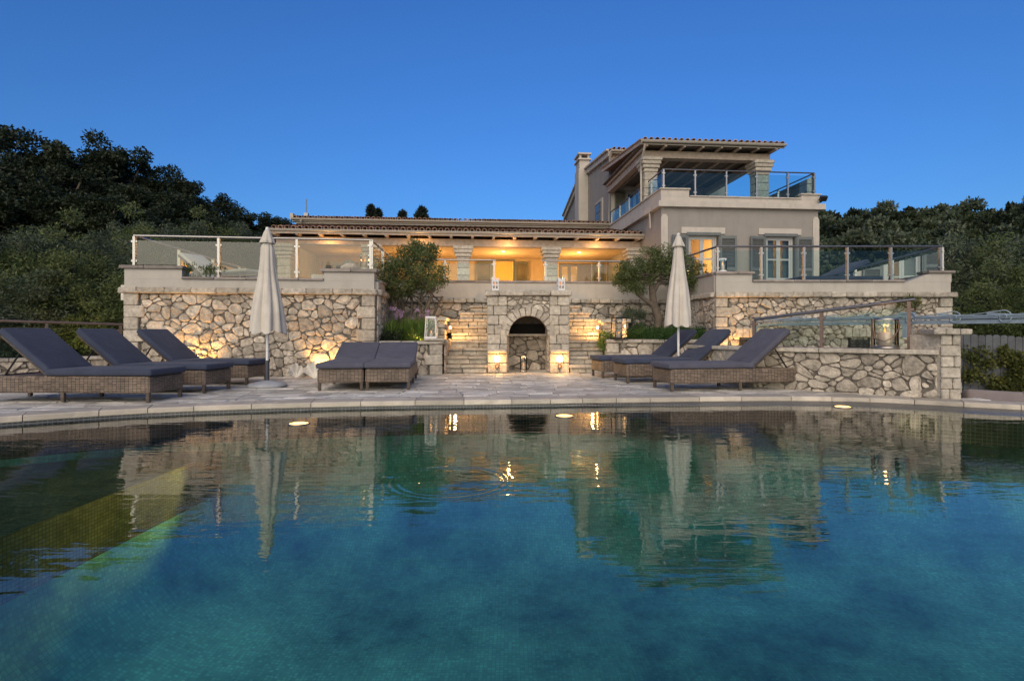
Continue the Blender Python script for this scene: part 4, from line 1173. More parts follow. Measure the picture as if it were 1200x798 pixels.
# chimney on the gable wall, side window, loggia doors
b = V(); b.box(5.85, 6.34, 27.6, 28.6, 4.9, 9.25); P('chimney_stack', b, 'plaster_light')
ch = b = V(); b.box(5.9, 6.42, 27.65, 28.55, 9.25, 9.7); b.box(5.82, 6.5, 27.55, 28.65, 9.702, 9.78); 
for x0, x1, y0, y1 in ((5.9, 6.0, 27.65, 27.8), (6.32, 6.42, 27.65, 27.8), (5.9, 6.0, 28.4, 28.55), (6.32, 6.42, 28.4, 28.55)): b.box(x0, x1, y0, y1, 9.782, 9.98)
b.box(5.82, 6.5, 27.55, 28.65, 9.982, 10.06); P('chimney', b, 'plaster_trim')
b = V(); b.box(6.3, 6.349, 24.6, 25.9, 5.4, 7.05); P('window_surround', b, 'plaster_trim')
b = V(); b.box(6.27, 6.299, 24.75, 25.75, 5.55, 6.9); w = P('window', b, 'frame_brown')
b = V()
for k in range(4): b.box(6.25, 6.268, 24.8, 25.7, 5.6+k*.43, 5.63+k*.43)
for k in range(4): b.box(6.25, 6.268, 24.78+k*.3, 24.81+k*.3, 5.6, 6.88)
P('glazing_bars', b, 'shutter', w)
b = V(); b.box(6.262, 6.269, 24.82, 25.7, 5.63, 6.86); P('pane', b, 'pane', w)
glazed(7.03, 7.87, TB+.1, 5.0, 7.03, 'frame_white', 2, 3); shutter(6.98, TB-.0, 5.02, 7.0, .48, 'shutter_green', R(8), -1); shutter(7.92, TB-.0, 5.02, 7.0, .48, 'shutter_green', R(8), 1)
glazed(9.03, 10.57, TB+.1, 5.0, 7.03, 'frame_white', 3, 2)
b = V(); b.box(6.95, 7.95, TB-.03, TB-.001, 7.06, 7.2); P('lintel', b, 'plaster_trim'); b = V(); b.box(8.95, 10.65, TB-.03, TB-.001, 7.06, 7.2); P('lintel', b, 'plaster_trim')
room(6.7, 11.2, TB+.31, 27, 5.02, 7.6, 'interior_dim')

# flood lamp at the tower corner
t = thing('flood_lamp', 'black flood lamp on the right corner of the upper balcony', 'lamp', vw(11.5, 16.7, 5.1))
b = V(); b.M = b.M @ Matrix.Translation((11.5, 16.62, 5.16)) @ Matrix.Rotation(R(35), 4, 'X'); b.cbox(-.12, .12, -.05, .05, -.09, .09, .02, .5); b.build('housing', 'black_metal', t)
b = V(); b.tube([(11.5, 16.62, 5.16), (11.5, 16.7, 5.08), (11.5, 16.81, 5.08)], .025, 6); b.build('bracket', 'black_metal', t)

# balcony railing on the villa's upper floor
def vp(u, v): p = vw(u, v); return (p[0], p[1])
zb_f = lambda s: 5.43 if s*5.1 < .85 else (5.35 if s*5.1 > 4.62 else 5.205)
railing('glass_railing', 'blue tinted glass railing around the upper balcony of the villa', [
    (vp(6.33, 16.93), vp(11.4, 16.93), [0, .205, .41, .61, .82, 1.0], zb_f, None),
    (vp(6.33, 23.2), vp(6.33, 16.93), [.02, .22, .42, .62, .82, .99], lambda s: 5.43, None),
    (vp(11.4, 16.93), vp(11.4, 23.2), [.01, .33, .66, .99], lambda s: 5.35, None)], 6.06, 'glass_blue', 'steel_dark', 'steel')

# ================================================================== PARASOLS
def parasol(label, x, y, top, bot, sleeve):
    t = thing('parasol', label, 'parasol', (x, y, 0), 0, 'closed cream parasols on the pool deck')
    b = B().fr((x, y)); b.lathe([(.0, .0), (.3, .0), (.3, .03), (.27, .055), (.12, .085), (.05, .1), (.0, .1)], n=28); b.build('base', 'concrete', t)
    b = B().fr((x, y)); b.tube([(0, 0, .09), (0, 0, .42)], .032, 12); b.build('sleeve', 'grey_plastic', t)
    b = B().fr((x, y)); b.tube([(0, 0, .42), (0, 0, top-.05)], .022, 12); b.build('pole', 'white_paint', t)
    r_ = random.Random(int(x*10)); ph = [r_.uniform(-.3, .3) for _ in range(9)]; am = [r_.uniform(.7, 1.3) for _ in range(9)]
    H = top-bot; prof = []
    NP = 22
    for i in range(NP+1):
        s = i/NP; z = top-.1-(H-.1)*s
        rr_ = .072+.11*s**.8+.04*s*s+.012*math.sin(7*s+x)
        if s < .12: rr_ = .05+.03*(s/.12)
        prof.append((rr_, z))
    def mod(w, i):
        s = i/NP; q = 8*w/(2*PI); k = int(q) % 8
        return 1+(.30*s+.09)*am[k]*(abs(math.sin(4*w+ph[3]+.35*math.sin(2*w+ph[5])))**.7-.5)*1.2+.06*math.sin(2*w+ph[1])*s+.03*math.sin(13*w+i*.4)*s
    b = B().fr((x, y)); b.lathe(prof, n=96, mod=mod)
    n = 96; base = len(b.v)
    # ragged hem: lower vertices droop between ribs
    for k in range(n):
        i = NP*n+k; p = b.v[i]; w = 2*PI*k/n
        b.v[i] = (p[0], p[1], p[2]-.05*abs(math.sin(4*w+ph[3]))-.02*math.sin(3*w))
    pr2 = [(max(.0, r_-.03), z) for r_, z in prof[3:]]
    b.lathe(pr2, n=48, mod=mod)
    b.build('canopy', 'canvas', t)
    b = B().fr((x, y)); b.lathe([(.0, top-.012), (.03, top-.015), (.055, top-.06), (.075, top-.12), (.1, top-.18), (.118, top-.235), (.112, top-.24), (.09, top-.18)], n=64, mod=lambda w, i: 1+.09*max(0, i-2)/3*math.sin(8*w)); b.build('vent_cap', 'canvas', t)
    b = B().fr((x, y)); b.lathe([(0, top+.03), (.02, top+.025), (.028, top), (.03, top-.02), (0, top-.02)], n=12); b.build('finial', 'white_paint', t)
    # tie strap
    return t
parasol('closed cream parasol on a round cast base between the left loungers and the paired loungers', -3.93, 8.77, 2.53, .9, 0)
parasol('closed cream parasol standing among the right loungers in front of the olive tree', 3.15, 10.34, 2.72, 1.02, 0)

# ================================================================== LOUNGERS
def lounger(label, group, ang, seedv, cush='fabric'):
    t = thing('sun_lounger', label, 'sun lounger', (0, 0, 0), 0, group)
    L, W = 2.15, .335
    b = B(); b.cbox(0, L, -W, W, .115, .325, .018, .5); b.build('wicker_base', 'wicker', t)
    for x in (.03, L*.52, L-.03):
        for sy in (-1, 1):
            b = B(); b.M = Matrix.Translation((x, sy*(W-.03), 0)); b.cbox(-.022, .022, -.022, .022, 0, .13, .005, .5); b.build('leg', 'wicker_post', t)
    # seat cushion and back cushion, softly rounded
    hx = 1.33
    b = B(); b.box(-.035, hx, -W-.015, W+.015, .33, .415); b.build('seat_cushion', cush, t, bevel=.032, seg=3)
    b = B(); b.M = Matrix.Translation((hx-.02, 0, .345)) @ Matrix.Rotation(-ang, 4, 'Y'); b.box(0, .82, -W-.012, W+.012, 0, .085); b.build('back_cushion', cush, t, bevel=.032, seg=3)
    b = B(); b.M = Matrix.Translation((hx, 0, .325)) @ Matrix.Rotation(-ang, 4, 'Y'); b.box(0, .78, -W+.02, W-.02, -.004, .018); b.build('back_frame', 'wicker_post', t)
    b = B()
    tx, tz = hx+.5*math.cos(ang), .325+.5*math.sin(ang)
    for sy in (-.24, .24): b.tube([(tx, sy, tz), (tx+.22, sy, .33)], .011, 6)
    b.tube([(tx+.22, -.24, .33), (tx+.22, .24, .33)], .011, 6); b.build('support_bar', 'black_metal', t)
    return t
g1 = 'wicker sun loungers on the pool deck'
LA = R(40)
proto = lounger('nearest left wicker lounger at the frame edge with raised navy back', g1, LA, 1)
place(proto, (-4.47, 7.08, 0), R(178))
dup(proto, (-4.36, 8.12, 0), R(177), label='middle one of the three wicker loungers at the left')
dup(proto, (-4.33, 9.32, 0), R(176), label='wicker lounger of the left trio nearest the stone wall, beside the parasol')
place(lounger('front right wicker lounger facing the low wall', g1, LA, 1, 'fabric_light_tint'), (2.28, 8.34, 0), R(9))
dup(proto, (1.90, 9.63, 0), R(9), label='middle one of the three wicker loungers at the right')
dup(proto, (1.65, 10.67, 0), R(9), label='right wicker lounger farthest back, in front of the olive planter')
p2 = lounger('left one of the two adjoining loungers seen from the foot end', g1, R(19), 2, 'fabric_light_tint')
place(p2, (-2.56, 8.14, 0), R(97))
dup(p2, (-1.87, 8.23, 0), R(97), label='right one of the two adjoining loungers, nearer the stone steps')

# ================================================================== SMALL OBJECTS
def candle(b, x, y, z, r=.035, h=.09): b.lathe([(0, z), (r, z), (r, z+h-.01), (r*.85, z+h), (0, z+h-.006)], (x, y), 16)
def frame_lantern(label, x, y, z, w, h, mat, tap=.8, rz=0, fl='flame'):
    t = thing('lantern', label, 'lantern', (x, y, z), rz)
    b = B().fr((x, y), rz, z); a = w/2; c = a*tap; th = .018
    for sx in (-1, 1):
        for sy in (-1, 1):
            b.tube([(sx*a, sy*a, .02), (sx*c, sy*c, h-.03)], th*.6, 4, False)
    for zz, e in ((.0, a+.01), (h-.05, c+.012)):
        b.box(-e, e, -e, -e+.03, zz, zz+.035); b.box(-e, e, e-.03, e, zz, zz+.035); b.box(-e, -e+.03, -e+.03, e-.03, zz, zz+.035); b.box(e-.03, e, -e+.03, e-.03, zz, zz+.035)
    b.box(-a, a, -a, a, -.0, .012)
    b.build('frame', mat, t)
    b = B().fr((x, y), rz, z); b.tube([(0, 0, h-.02), (0, 0, h+.035)], .012, 6); b.tube([(-.03, 0, h+.03), (0, 0, h+.06), (.03, 0, h+.03)], .005, 5); b.build('handle', 'steel_dark', t)
    b = B().fr((x, y), rz, z)
    for s in (-1, 1):
        b.add([(s*a*.98, -a*.98, .03), (s*a*.98, a*.98, .03), (s*c*.98, c*.98, h-.05), (s*c*.98, -c*.98, h-.05)], [(0, 1, 2, 3)])
        b.add([(-a*.98, s*a*.98, .03), (a*.98, s*a*.98, .03), (c*.98, s*c*.98, h-.05), (-c*.98, s*c*.98, h-.05)], [(0, 1, 2, 3)])
    b.build('glass', 'glass_lantern', t)
    b = B().fr((x, y), rz, z); candle(b, 0, 0, .012, .035, h*.22); cd = b.build('candle', 'wax', t)
    b = B().fr((x, y), rz, z); zz = .012+h*.22; b.lathe([(0, zz), (.012, zz+.014), (.009, zz+.03), (0, zz+.05)], (0, 0), 10); b.build('flame', fl, cd)
    return t
frame_lantern('white wooden lantern on the flower bed coping beside the left steps', -1.68, 11.36, .742, .23, .47, 'white_paint', .82)
frame_lantern('tall black iron lantern with a white candle on the right planter corner', 2.36, 12.05, .715, .28, .5, 'black_metal', .85, .2)
def star_lantern(label, x, y, z):
    t = thing('lantern', label, 'lantern', (x, y, z), .15, 'small pierced lanterns on top of the niche')
    b = B().fr((x, y), .15, z); w, h = .078, .24
    # pierced face: four openings per side
    for rot in range(4):
        b.M = Matrix.Translation((x, y, z)) @ Matrix.Rotation(.15+rot*PI/2, 4, 'Z')
        for a, c in ((-w, -.05), (-.012, .012), (.05, w)): b.box(a, c, -w, -w+.008, 0, h)
        for a, c in ((0, .04), (.105, .13), (.195, h)): b.box(-w, w, -w+.001, -w+.007, a, c)
        b.add([(-w, -w, h), (0, -w, h-.02), (w, -w, h), (w, -w, h+.045), (0, -w, h+.0), (-w, -w, h+.045)], [(0, 1, 4, 5), (1, 2, 3, 4)])
    b.build('pierced_body', 'white_paint', t)
    b = B().fr((x, y), .15, z); candle(b, 0, 0, .0, .04, .1); c = b.build('candle', 'wax', t)
    b = B().fr((x, y), .15, z); b.lathe([(0, .1), (.03, .12), (.03, .16), (0, .19)], (0, 0), 10); b.build('flame', 'flame_soft', c)
    b = B().fr((x, y), .15, z); b.box(-w+.012, w-.012, -w+.012, w-.012, 0, .005); b.build('tray', 'flame_soft' if False else 'steel', t)
star_lantern('small white pierced lantern on the left end of the niche coping', -.37, NY+.2, 1.77)
star_lantern('small white pierced lantern on the right end of the niche coping', 1.06, NY+.2, 1.77)
def hurricane(label, x, y, z, r, h, rim='steel', cr=.05, ch=.14, rope=False, fl='flame'):
    t = thing('hurricane_lamp', label, 'lantern', (x, y, z))
    b = B().fr((x, y), 0, z); b.lathe([(0, 0), (r*1.05, 0), (r*1.05, .03), (r*.9, .045), (0, .045)], n=28); b.build('base', rim, t)
    b = B().fr((x, y), 0, z); b.lathe([(r*1.02, h-.02), (r*1.03, h), (r*.97, h), (r*.97, h-.02)], n=28); b.build('rim', rim, t)
    b = B().fr((x, y), 0, z); b.lathe([(r, .04), (r, h)], n=28); b.lathe([(r-.008, .04), (r-.008, h)], n=28); b.build('glass', 'glass_lantern', t)
    b = B().fr((x, y), 0, z); candle(b, 0, 0, .045, cr, ch); c = b.build('candle', 'wax', t)
    b = B().fr((x, y), 0, z); zz = .045+ch; b.lathe([(0, zz), (.014, zz+.016), (.011, zz+.035), (0, zz+.06)], (0, 0), 10); b.build('flame', fl, c)
    if rope:
        b = B().fr((x, y), 0, z)
        b.tube([(-r*1.02, 0, h-.1), (-r*1.08, -.05, h*.35), (-r*.7, -r*.9, h*.25), (0, -r*1.12, h*.38), (r*.7, -r*.85, h*.75), (r*.95, -r*.2, h-.03)], .008, 6)
        for s in (-1, 1): b.tube([(s*r*1.03, 0, .03), (s*r*1.03, 0, h)], .012, 6)
        b.build('rope_handle', 'bronze', t)
    return t
hurricane('large glass hurricane lantern with a thick candle and rope handle on the low right wall', 5.27, 7.72, .636, .165, .43, 'steel', .09, .19, True)
hurricane('slim glass hurricane lamp standing on the floor inside the barbecue niche', .25, NY+.2, .0, .075, .36, 'steel', .035, .1)
hurricane('round glass lantern with lit candle on the left terrace parapet beside the olive', -3.02, 11.22, 2.14, .1, .34, 'white_paint', .05, .13)
hurricane('small glass lantern with candle on the corner of the right terrace parapet', 4.62, 11.98, 2.18, .085, .3, 'white_paint', .045, .12)

# clam shells by the wall
def shell(label, x, y, rz, s, tilt):
    t = thing('clam_shell', label, 'shell', (x, y, 0), rz, 'giant clam shells standing against the left wall')
    b = B(); n, m = 28, 10
    vs = []
    for layer in (0, 1):
        for i in range(m+1):
            q = i/m
            for k in range(n+1):
                w = -PI*.5+PI*k/n
                rr_ = q*(1+.09*math.cos(w*7)*q)
                X = math.sin(w*.8)*rr_*.165; Z = math.cos(w*.8)*rr_*.27
                dep = .13*(1-q**1.6) + .02*math.cos(w*7)*q - layer*.012
                vs.append((X, -dep*-1, Z))
    N1 = (m+1)*(n+1); fs = []
    for layer in (0, 1):
        for i in range(m):
            for k in range(n):
                a = layer*N1+i*(n+1)+k
                fs.append((a, a+1, a+n+2, a+n+1) if layer else (a, a+n+1, a+n+2, a+1))
    b.M = Matrix.Translation((x, y, .02)) @ Matrix.Rotation(rz, 4, 'Z') @ Matrix.Rotation(tilt, 4, 'X') @ Matrix.Scale(s, 4)
    b.add(vs, fs, .5, True); b.build('valve', 'shell', t)
    return t
shell('clam shell leaning on the left wall, nearest the parasol', -4.1, 10.35, R(20), .95, R(-14))
shell('clam shell between the other two shells by the left wall', -3.78, 10.3, R(-5), 1.08, R(-18))
shell('clam shell half hidden behind the paired loungers by the wall', -3.42, 10.35, R(-20), .98, R(-12))

# furniture seen through the left glass
def sofa(label, x, y, z, w, rz, mat):
    t = thing('sofa', label, 'sofa', (x, y, z), rz)
    b = B().fr((x, y), rz, z); b.cbox(-w/2, w/2, -.4, .4, .05, .38, .02, .5); b.cbox(-w/2, -w/2+.18, -.4, .4, .38, .62, .02, .5); b.cbox(w/2-.18, w/2, -.4, .4, .38, .62, .02, .5); b.build('wicker_frame', 'wicker', t)
    b = B().fr((x, y), rz, z); b.box(-w/2+.18, w/2-.18, -.38, .2, .38, .52); b.build('seat_cushion', mat, t, bevel=.04, seg=3)
    b = B().fr((x, y), rz, z); b.box(-w/2+.15, w/2-.15, .18, .38, .5, .9); b.build('back_cushion', mat, t, bevel=.05, seg=3)
sofa('low wicker garden sofa with beige cushions behind the left glass railing', -4.4, 15.8, 1.8, 1.7, R(4), 'canvas')
sofa('wicker garden armchair beside the sofa on the left terrace', -5.9, 17.3, 1.8, 1.0, R(40), 'canvas')
def deckchair(label, x, y, rz):
    t = thing('terrace_lounger', label, 'sun lounger', (x, y, 1.8), rz, 'white loungers behind the left glass')
    b = B().fr((x, y), rz, 1.8)
    for s in (-.3, .3): b.tube([(-.95, s, .3), (.3, s, .3), (.95, s, .75)], .02, 6); b.tube([(-.8, s, 0), (-.8, s, .3)], .02, 6); b.tube([(.4, s, 0), (.4, s, .32)], .02, 6)
    b.build('frame', 'steel', t)
    b = B().fr((x, y), rz, 1.8); b.box(-.95, .32, -.3, .3, .32, .39); b.build('seat_cushion', 'white_paint', t, bevel=.03)
    b = B(); b.M = Matrix.Translation((x, y, 1.8)) @ Matrix.Rotation(rz, 4, 'Z') @ Matrix.Translation((.3, 0, .32)) @ Matrix.Rotation(R(-34), 4, 'Y'); b.box(0, .8, -.3, .3, 0, .07); b.build('back_cushion', 'white_paint', t, bevel=.03)
deckchair('white reclined lounger on the left terrace behind the glass, nearer the olive tree', -6.3, 11.9, R(160))
deckchair('white reclined lounger on the left terrace behind the glass, nearer the end post', -7.0, 13.3, R(170))
# sculpture on the parapet
t = thing('boulder', 'rounded pale boulder standing on the left terrace parapet beside the lit lantern', 'boulder', (-3.35, 11.15, 2.14))
b = B(); r_ = random.Random(2); n = 12
b.M = Matrix.Translation((-3.35, 11.2, 2.14))
b.lathe([(.0, .0), (.2, .0), (.22, .04), (.17, .1), (.09, .17), (.04, .21), (0, .22)], n=18, mod=lambda w, i: 1+.2*math.sin(w+i*.4)+.08*math.sin(3*w+i)); b.build('stone', 'stone_cut', t)
# terrace daybed at the right, navy
t = thing('daybed', 'navy padded daybed back behind the right terrace railing', 'daybed', (7.7, 13.2, 1.8))
b = B().fr((7.7, 13.2), 0, 1.8); b.cbox(-.9, .9, -.45, .45, .02, .26, .03, .5); b.build('wicker_base', 'wicker', t)
b = B().fr((7.7, 13.2), 0, 1.8); b.box(-.95, .95, -.48, .48, .26, .38); b.build('seat_cushion', 'fabric', t, bevel=.03, seg=3)
b = B(); b.M = Matrix.Translation((7.65, 13.2, 2.14)) @ Matrix.Rotation(R(-26), 4, 'Y'); b.box(0, .8, -.45, .45, 0, .1); b.build('back_cushion', 'fabric', t, bevel=.03, seg=3)

# pool lamps floating by the edge
for (x, y, lb) in ((-2.24, 5.74, 'glowing floating pool lamp at the left, below the parasol reflection'), (.60, 6.26, 'glowing floating pool lamp in front of the barbecue niche'), (4.25, 7.02, 'glowing floating pool lamp at the right end of the pool edge')):
    t = thing('pool_lamp', lb, 'pool lamp', (x, y, WZ), 0, 'floating pool lamps')
    b = B().fr((x, y)); b.lathe([(0, WZ+.012), (.075, WZ+.010), (.095, WZ+.004), (.1, WZ-.01), (0, WZ-.02)], n=24); b.build('lens', 'glow_white', t)
    b = B().fr((x, y)); b.lathe([(.097, WZ+.008), (.112, WZ+.006), (.115, WZ-.02), (.1, WZ-.025)], n=24); b.build('rim', 'steel', t)

# outdoor sofa beyond the pool's right edge
t = thing('sofa', 'sunken outdoor sofa with mauve cushions beyond the right end of the pool', 'sofa', (7.7, 7.9, -.9))
b = B().fr((7.7, 7.9), R(-8), -.9); b.cbox(-1.3, 1.5, -.4, .5, .05, .5, .03, .5); b.build('wicker_frame', 'wicker', t)
for k, x in enumerate((-.85, -.12, .61, 1.3)):
    b = B(); b.M = Matrix.Translation((7.7, 7.9, -.9)) @ Matrix.Rotation(R(-8), 4, 'Z') @ Matrix.Translation((x, -.35, .45)) @ Matrix.Rotation(R(-14+k*4), 4, 'X') @ Matrix.Rotation(R(rnd.uniform(-4, 4)), 4, 'Y')
    b.box(-.37, .37, -.09, .09, .0, .5); b.build('back_cushion', 'sofa', t, bevel=.06, seg=3)
b = B().fr((7.7, 7.9), R(-8), -.9); b.box(-1.28, 1.48, -.22, .48, .5, .64); b.build('seat_cushion', 'sofa', t, bevel=.04, seg=3)

# board fence with ivy
t = thing('board_fence', 'grey vertical board fence overgrown with ivy below the right terrace', 'fence', (10.4, 11.9, -.9))
b = B().seg((9.55, 11.75), (13.6, 11.1))
for k in range(30):
    x = k*.14; h = .84-.012*k*.6+rnd.uniform(-.012, .012)
    b.prism([(x+.004, -.9), (x+.134, -.9), (x+.134, h-.03), (x+.1, h), (x+.035, h), (x+.004, h-.03)], -.012, .012, rnd.random())
b.build('boards', 'board', t)
b = B().seg((9.55, 11.75), (13.6, 11.1))
for z in (-.3, .5): b.box(0, 4.1, .014, .06, z, z+.08)
b.build('rails', 'board', t)
pts = []; rad = []
r_ = random.Random(4)
for k in range(150):
    x = r_.uniform(9.6, 12.6); z = -.85+1.35*r_.random()**1.1*(1 if x < 11 else .75)
    if .2 < (x*1.7 % 1.0) < .42 and z > -.1: continue
    pts.append((x, 11.68-(x-9.55)*.16-.06, z)); rad.append(r_.uniform(.08, .2))
iv = thing('ivy', 'ragged yellow green ivy climbing over the grey board fence', 'climbing plant', (10.4, 11.6, -.9))
leafmesh('foliage', pts, rad, 90, .07, .055, 'leaf_ivy', iv, 5, .9)

# pergola of blue grey iron beams with scrolls
t = thing('pergola', 'blue grey iron pergola beams with scrolled ends reaching past the stone pier', 'pergola', (7.3, 7.4, -.9))
PA, PB = (5.1, 11.45), (7.55, 7.35)
b = B().seg(PA, PB); LP = math.hypot(PB[0]-PA[0], PB[1]-PA[1])
for dy, z in ((0, 1.0), (.45, 1.02), (.9, 1.04)):
    bb = B().seg(PA, PB); bb.box(-.1, LP+.6, dy-.02, dy+.02, z, z+.036); bb.build('beam', 'blue_metal', t)
    for zz in (.078, .105): bb = B().seg(PA, PB); bb.tube([(-.1, dy, z+zz), (LP+.6, dy, z+zz)], .007, 6); bb.build('rail', 'blue_metal', t)
for k in range(8):
    x = .35+k*.6; bb = B().seg(PA, PB)
    bb.box(x-.015, x+.015, -.25, 1.1, 1.125, 1.155)
    pts = [(x, -.25, 1.14)]
    for q_ in range(14):
        w = q_/13*PI*1.75; rr_ = .075-.035*q_/13
        pts.append((x-.0, -.28-math.sin(w)*rr_, 1.14+.0-(.075-math.cos(w)*rr_)+.0))
    # scroll lies in the plane of the main beam so that it reads from the pool
    sc = [(x+.02, -.05, 1.13)]
    for q_ in range(22):
        w = q_/21*PI*2.6; rr_ = .1-.075*q_/21
        sc.append((x+.12+math.sin(w)*rr_, -.05, 1.13-.06+math.cos(w)*rr_+.02))
    bb.tube([(x-.4, -.05, 1.12), (x-.15, -.05, 1.15)]+sc[1:], .0095, 6); bb.build('scroll', 'blue_metal', t)
bb = B().seg(PA, PB); bb.box(2.75, 2.87, -.03, .03, .78, 1.18); bb.box(2.7, 2.92, -.04, .04, 1.1, 1.2); bb.build('bracket', 'blue_metal', t)
for x, y in ((LP+.45, 0), (LP+.45, .9), (0, .0)):
    bb = B().seg(PA, PB); bb.tube([(x, y, -.9 if x > 1 else 0), (x, y, 1.04)], .035, 8); bb.build('post', 'blue_metal', t)

# ================================================================== VEGETATION
# olive (multi stemmed) in the left flower bed
t = thing('olive_tree', 'multi stemmed bushy olive tree growing from the left flower bed', 'tree', (-2.3, 12.5, .6))
rg = np.random.default_rng(2)
pts = []; rad = []
for k in range(120):
    a = rg.uniform(0, 6.28); q = rg.random()**.5; zz = rg.uniform(-1, 1)
    w = math.sqrt(max(.05, 1-zz*zz*.8))
    x = -2.26+math.cos(a)*q*w*.84; y = 12.5+math.sin(a)*q*w*.75; z = 2.27+zz*.5+.12*math.sin(3*x+1)-(.10*(x+2.28) if x > -2.2 else .25*(-2.28-x))*.5
    pts.append((x, y, z)); rad.append(rg.uniform(.13, .24))
for k in range(4): pts.append((-2.98+rg.uniform(-.12, .15), 12.3+rg.uniform(-.2, .2), 1.55+rg.uniform(-.2, .25))); rad.append(.14)
b = B()
for i, (bx, tx, tz) in enumerate(((-2.35, -2.75, 1.75), (-2.3, -2.6, 1.9), (-2.28, -2.35, 2.0), (-2.2, -2.05, 1.8), (-2.2, -1.75, 1.9), (-2.25, -1.6, 1.7))):
    limbs(b, (bx, 12.5, .5), (tx, 12.5+rg.uniform(-.2, .2), tz), .038, [pts[(i*17+j*9) % 110] for j in range(4)], i, .04)
b.build('trunk', 'bark', t); leafmesh('crown', pts, rad, 105, .075, .022, 'leaf_olive', t, 3, .85)
# olive with a gnarled trunk in the right planter
t = thing('olive_tree', 'gnarled olive tree with a forked grey trunk in the right planter beside the parasol', 'tree', (3.42, 13.1, .64))
pts = []; rad = []
for (cx, cy, cz_, rx, rz, K) in ((3.02, 13.1, 2.35, .52, .5, 34), (3.55, 13.1, 2.65, .55, .42, 30), (4.0, 13.0, 2.35, .5, .48, 30), (2.74, 13.1, 2.12, .28, .3, 12), (4.28, 12.9, 2.1, .33, .35, 16)):
    for k in range(K):
        d = rg.normal(size=3); d /= np.linalg.norm(d); q = rg.random()**.4
        pts.append((cx+d[0]*rx*q, cy+d[1]*rx*q, cz_+d[2]*rz*q)); rad.append(rg.uniform(.1, .19))
b = B()
b.tube([(3.5, 13.1, .5), (3.46, 13.1, .9), (3.52, 13.1, 1.2), (3.4, 13.1, 1.55), (3.36, 13.1, 1.9), (3.3, 13.1, 2.3)], [.13, .1, .095, .09, .075, .04], 10)
b.tube([(3.56, 13.05, .55), (3.66, 13.05, 1.1), (3.95, 13.0, 1.5), (4.1, 13.0, 1.9), (4.1, 13, 2.2)], [.08, .07, .06, .05, .03], 9)
b.tube([(3.4, 13.1, 1.5), (3.05, 13.1, 1.75), (2.85, 13.1, 2.1)], [.06, .045, .02], 8)
b.tube([(3.38, 13.1, 1.8), (3.6, 13.1, 2.2), (3.6, 13.1, 2.7)], [.055, .04, .02], 8)
for k in range(22):
    s = Vector([(3.3, 13.1, 2.1), (4.1, 13, 2.0), (2.85, 13.1, 2.0), (3.6, 13.1, 2.4)][k % 4]); e = Vector(pts[(k*13) % len(pts)]); b.tube([s, s.lerp(e, .5)+Vector((0, 0, .05)), e], [.02, .013, .006], 5)
b.build('trunk', 'bark', t); leafmesh('crown', pts, rad, 130, .075, .02, 'leaf_olive', t, 4, .9)

def tuft_plant(name, label, boxes, mat, per, L, Wd, cat='shrub', up=1.2, seed=1, group=None, flowers=None):
    rg = np.random.default_rng(seed); pts = []; rad = []
    for (x0, x1, y0, y1, z0, z1, K) in boxes:
        for k in range(K):
            pts.append((rg.uniform(x0, x1), rg.uniform(y0, y1), z0+(z1-z0)*rg.random())); rad.append(rg.uniform(.07, .14))
    x0, x1, y0, y1, z0, z1, K = boxes[0]
    t = thing(name, label, cat, ((x0+x1)/2, (y0+y1)/2, z0), 0, group)
    leafmesh('foliage', pts, rad, per, L, Wd, mat, t, seed, 1.0, up=up)
    return t
t = tuft_plant('flower_clump', 'tuft of long leaved plants with mauve flowers below the left olive tree', [(-2.6, -1.75, 11.5, 12.1, .64, .95, 46)], 'leaf_bright', 60, .26, .016, 'plant', 2.2, 5)
pts = []; b = B()
for k in range(13):
    x = -2.75+rg.random()*.95; y = 11.6+rg.random()*.5; z = 1.08+rg.random()*.32
    b.tube([(x+rg.uniform(-.05, .05), y, .65), (x, y, z)], .005, 4); pts.append((x, y, z))
b.build('flower_stems', 'leaf_bright', t); 
for q_, p_ in enumerate(pts): leafmesh('flower', [p_], [.05], 40, .035, .02, 'petal', t, 6+q_, .7)
tuft_plant('shrub', 'dark low shrub at the foot of the left terrace corner', [(-2.7, -2.35, 11.35, 11.6, .64, .85, 16)], 'leaf_dark', 80, .06, .02, seed=8)
tuft_plant('shrub', 'rosemary hedge filling the right planter under the gnarled olive', [(2.55, 4.35, 12.2, 12.9, .66, .92, 120), (3.2, 4.3, 11.95, 12.15, .55, .8, 30)], 'leaf_hedge', 80, .085, .014, seed=9, up=1.6)
tuft_plant('shrub', 'tall feathery grey green bush behind the black lantern in the right planter', [(2.55, 3.15, 12.9, 13.5, .7, 1.35, 46)], 'leaf_grey', 70, .14, .012, seed=10, up=2.2)
tuft_plant('shrub', 'light feathery bush at the right of the olive trunk', [(3.7, 4.2, 12.9, 13.4, .7, 1.15, 30)], 'leaf_grey', 60, .14, .012, seed=12, up=2.2)
tuft_plant('shrub', 'round green shrub spilling over the corner beside the right steps', [(2.02, 2.26, 12.15, 12.5, .38, .85, 26)], 'leaf_bright', 70, .07, .014, seed=11)
tuft_plant('shrub', 'sprig of leaves poking through the left glass railing by the end post', [(-7.3, -7.0, 10.9, 11.1, 2.1, 2.3, 7)], 'leaf_olive', 30, .08, .03, seed=13)
tuft_plant('shrub', 'sprig of leaves hanging over the left parapet step', [(-6.5, -5.7, 10.7, 10.9, 1.98, 2.12, 12)], 'leaf_olive', 26, .08, .03, seed=14)
tuft_plant('shrub', 'trailing greenery over the wall top above the glass handrail', [(8.2, 8.9, 11.6, 11.75, 1.35, 1.6, 9)], 'leaf_ivy', 26, .08, .03, seed=15)

